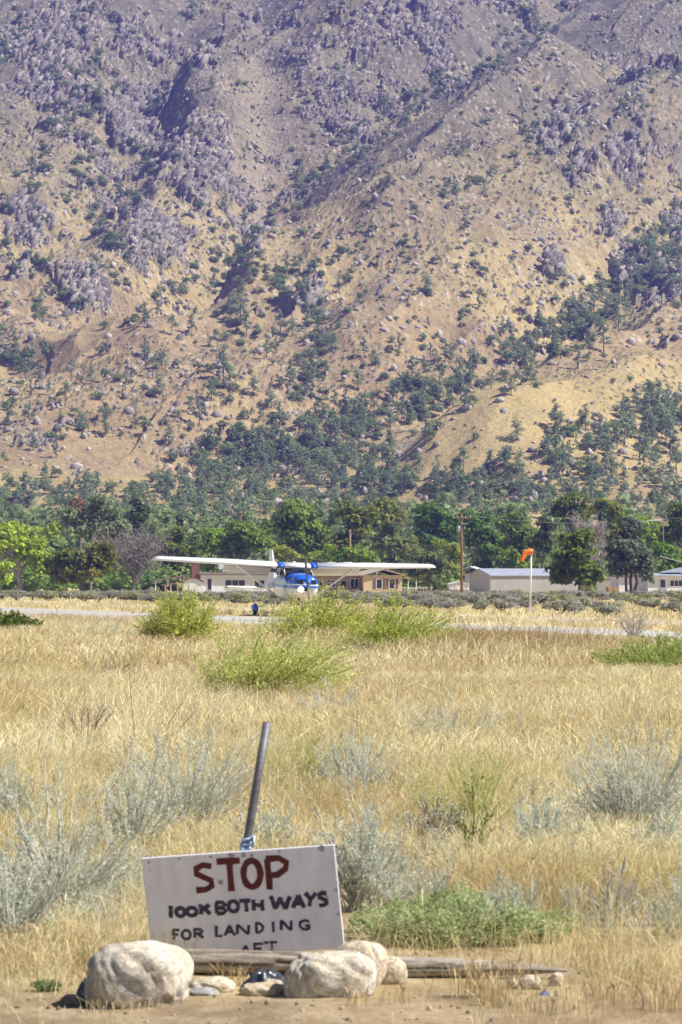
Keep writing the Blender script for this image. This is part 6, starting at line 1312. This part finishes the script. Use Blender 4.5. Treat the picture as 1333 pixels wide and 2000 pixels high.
# ------------------------------------------------------------------ dry grass over the whole field
gr_ = np.random.default_rng(77); GS_ = Soup()
BLD = [(o.location.x, o.location.y, max(o.dimensions.x, o.dimensions.y) * .5) for o in col.objects if o.name.startswith(('boulder', 'stone')) and o.get('category')]
def grass(n, y0, y1, hmin, hmax, wid, ex=1.32, bare=True):
    y = np.sqrt(y0 ** 2 + (y1 ** 2 - y0 ** 2) * gr_.random(n)); x = (gr_.random(n) * 2 - 1) * 0.0978 * y * ex
    dens = 0.14 + 0.86 * sstep(.40, .58, fbm(x * 1.1, y * .55, 4, 61)); dm_ = dirt_mask(x, y) * (1 if bare else .4)
    keep = gr_.random(n) < dens * (1 - .93 * dm_)
    ac = across(x, y); keep &= ~((ac > R_NEAR - .3) & (ac < R_FAR + .3) & (gr_.random(n) > .02)) & ~((np.abs(ac - T_MID) < T_HALF) & (gr_.random(n) > .08))
    keep &= ~((np.abs(x - (-.3)) < .45) & (y < 12.75)) & ~((x > -.75) & (x < .95) & (y > 12.6) & (y < 13.75) & (gr_.random(n) < .93)) & ~((x > -.85) & (x < .1) & (y > 13.6) & (y < 13.95))
    for bx, by, br_ in BLD: keep &= np.hypot(x - bx, y - by) > br_ * .8
    x, y = x[keep], y[keep]; m = len(x); ac = ac[keep]
    px, py = proj(x, y, 0 * x)
    tall = fbm(x * .35, y * .2, 3, 63); h = (hmin + (hmax - hmin) * gr_.random(m)) * (.55 + .9 * tall)
    h = h * np.interp(y, [12, 13.5, 15, 19, 30, 140], [.35, .5, .6, .8, 1, 1])
    brown = np.clip(np.exp(-((px - 1010) / 260) ** 2 - ((py - 1275) / 34) ** 2) * 1.2 + .7 * np.exp(-((px - 180) / 200) ** 2 - ((py - 1218) / 18) ** 2) + .35 * np.exp(-((px - 520) / 60) ** 2 - ((py - 1225) / 22) ** 2), 0, 1) * (gr_.random(m) < .85)
    h = h * (1 + .5 * brown)
    h = np.where(ac > R_NEAR - 6, np.minimum(h, .22), h)
    ca = np.array([0.62, 0.51, 0.24]); cb = np.array([0.86, 0.78, 0.52]); t_ = np.clip(fbm(x * .5, y * .25, 3, 67) * 1.2 - .1 + .35 * (gr_.random(m) - .5), 0, 1)[:, None]
    C = ca * (1 - t_) + cb * t_; rd = sstep(.55, .70, fbm(x * .9 + 40, y * .5, 3, 69))[:, None] * (gr_.random((m, 1)) < .6); C = C * (1 - .55 * rd) + np.array([0.44, 0.27, 0.12]) * .55 * rd
    C = C * (1 - .8 * brown[:, None]) + np.array([0.34, 0.23, 0.12]) * .8 * brown[:, None]
    gn = (gr_.random(m) < .035)[:, None]; C = np.where(gn, np.array([0.36, 0.40, 0.15]), C); C = C * (.72 + .5 * gr_.random((m, 1)))
    a = gr_.random(m) * 6.2832; w_ = wid * (.6 + .8 * gr_.random(m)); e = np.stack([np.cos(a), np.sin(a), 0 * a], -1) * w_[:, None] * .5
    bend = np.where(gr_.random(m) < .3, 1.1, .34); ln = np.stack([gr_.normal(size=m) * bend + .08, gr_.normal(size=m) * bend, 0 * a], -1) * h[:, None]; up_ = np.array([0, 0, 1.0]) * h[:, None]
    b = np.stack([x, y, gz(x, y) - .005], -1); hd = np.where(gr_.random(m) < .28, 1.5, .75)[:, None]
    p1 = b + ln * .3 + up_ * .55; p2 = b + ln * .72 + up_ * .88; p3 = b + ln * 1.15 + up_ * (1 - .12 * gr_.random((m, 1)))
    V = np.stack([b - e, b + e, p1 + e * .8, p1 - e * .8, p2 + e * hd, p2 - e * hd, p3 + e * .2, p3 - e * .2], 1).reshape(-1, 3)
    i = np.arange(m)[:, None] * 8; Q = np.concatenate([i + np.array([0, 1, 2, 3]), i + np.array([3, 2, 4, 5]), i + np.array([5, 4, 6, 7])], 0)
    GS_.add(V, Q, np.repeat(C, 8, 0))
grass(105000, 10.2, 15, .05, .22, .0024, 2.3); grass(430000, 13.5, 26, .08, .34, .0026, 2.15); grass(310000, 24, 50, .12, .40, .0048, 1.6); grass(200000, 48, 95, .14, .46, .010); grass(100000, 90, 185, .10, .32, .022); grass(50000, 185, 420, .12, .3, .06)
for (px, py, n, hh, sp) in ((455, 1925, 34, .095, .025), (930, 1950, 90, .15, .05), (975, 1965, 70, .12, .05), (1000, 1930, 40, .14, .03), (700, 1965, 26, .07, .03), (760, 1960, 26, .08, .04), (230, 1975, 40, .05, .06), (1180, 1960, 90, .09, .10), (1290, 1975, 90, .10, .08), (1080, 1975, 70, .08, .08)):
    g_ = on_ground(px, py); m = n; x = g_[0] + gr_.normal(size=m) * sp; y = g_[1] + gr_.normal(size=m) * sp * .8; h = hh * (.5 + .6 * gr_.random(m)); a = gr_.random(m) * 6.28; e = np.stack([np.cos(a), np.sin(a), 0 * a], -1) * .0017
    b = np.stack([x, y, gz(x, y) - .004], -1); ln = np.stack([gr_.normal(size=m) * .22, gr_.normal(size=m) * .2, 0 * a], -1) * h[:, None]; up_ = np.array([0, 0, 1.0]) * h[:, None]; hd = np.where(gr_.random(m) < .4, 2.4, .8)[:, None]
    p1 = b + ln * .3 + up_ * .6; p2 = b + ln * .7 + up_ * .85; p3 = b + ln + up_
    V = np.stack([b - e, b + e, p1 + e * .8, p1 - e * .8, p2 + e * hd, p2 - e * hd, p3 + e * .2, p3 - e * .2], 1).reshape(-1, 3); i = np.arange(m)[:, None] * 8
    C = np.array([0.64, 0.50, 0.28]) * (.65 + .5 * gr_.random((m, 1))); GS_.add(V, np.concatenate([i + np.array([0, 1, 2, 3]), i + np.array([3, 2, 4, 5]), i + np.array([5, 4, 6, 7])], 0), np.repeat(C, 8, 0))
tag(GS_.build('dry_grass', M_dry), kind='stuff')
# crumbs of soil and pebbles on the bare ground
pb = Soup(); m = 1500; y = 10.3 + 4.5 * gr_.random(m); x = (gr_.random(m) * 2 - 1) * .0978 * y * 1.3; kp = dirt_mask(x, y) > .4 * gr_.random(m) + .2; x, y = x[kp], y[kp]
for a, b_ in zip(x, y):
    s = .0025 + .011 * gr_.random() ** 4; V = IV * s * (.6 + .7 * gr_.random(3)) * (.8 + .4 * gr_.random((len(IV), 1))); pb.add(V + np.array([a, b_, float(gz(a, b_)) + s * .2]), IF, np.tile(np.array([.40, .32, .22]) * (.5 + .8 * gr_.random()), (len(IV), 1)))
tag(pb.build('pebble_scatter', M_rock), kind='stuff')
# ------------------------------------------------------------------ air
hb = MB().box(-420, 420, -60, 2080, -3.2, 560)
M_haze = bpy.data.materials.new('haze'); M_haze.use_nodes = True
t = M_haze.node_tree; t.nodes.remove(t.nodes['Principled BSDF'])
pv = t.nodes.new('ShaderNodeVolumePrincipled'); pv.inputs['Color'].default_value = (0.29, 0.30, 1.0, 1); pv.inputs['Density'].default_value = 0.00018
pv.inputs['Anisotropy'].default_value = 0.1
t.links.new(pv.outputs[0], t.nodes['Material Output'].inputs['Volume'])
hz = hb.build('haze', M_haze); tag(hz, kind='stuff')
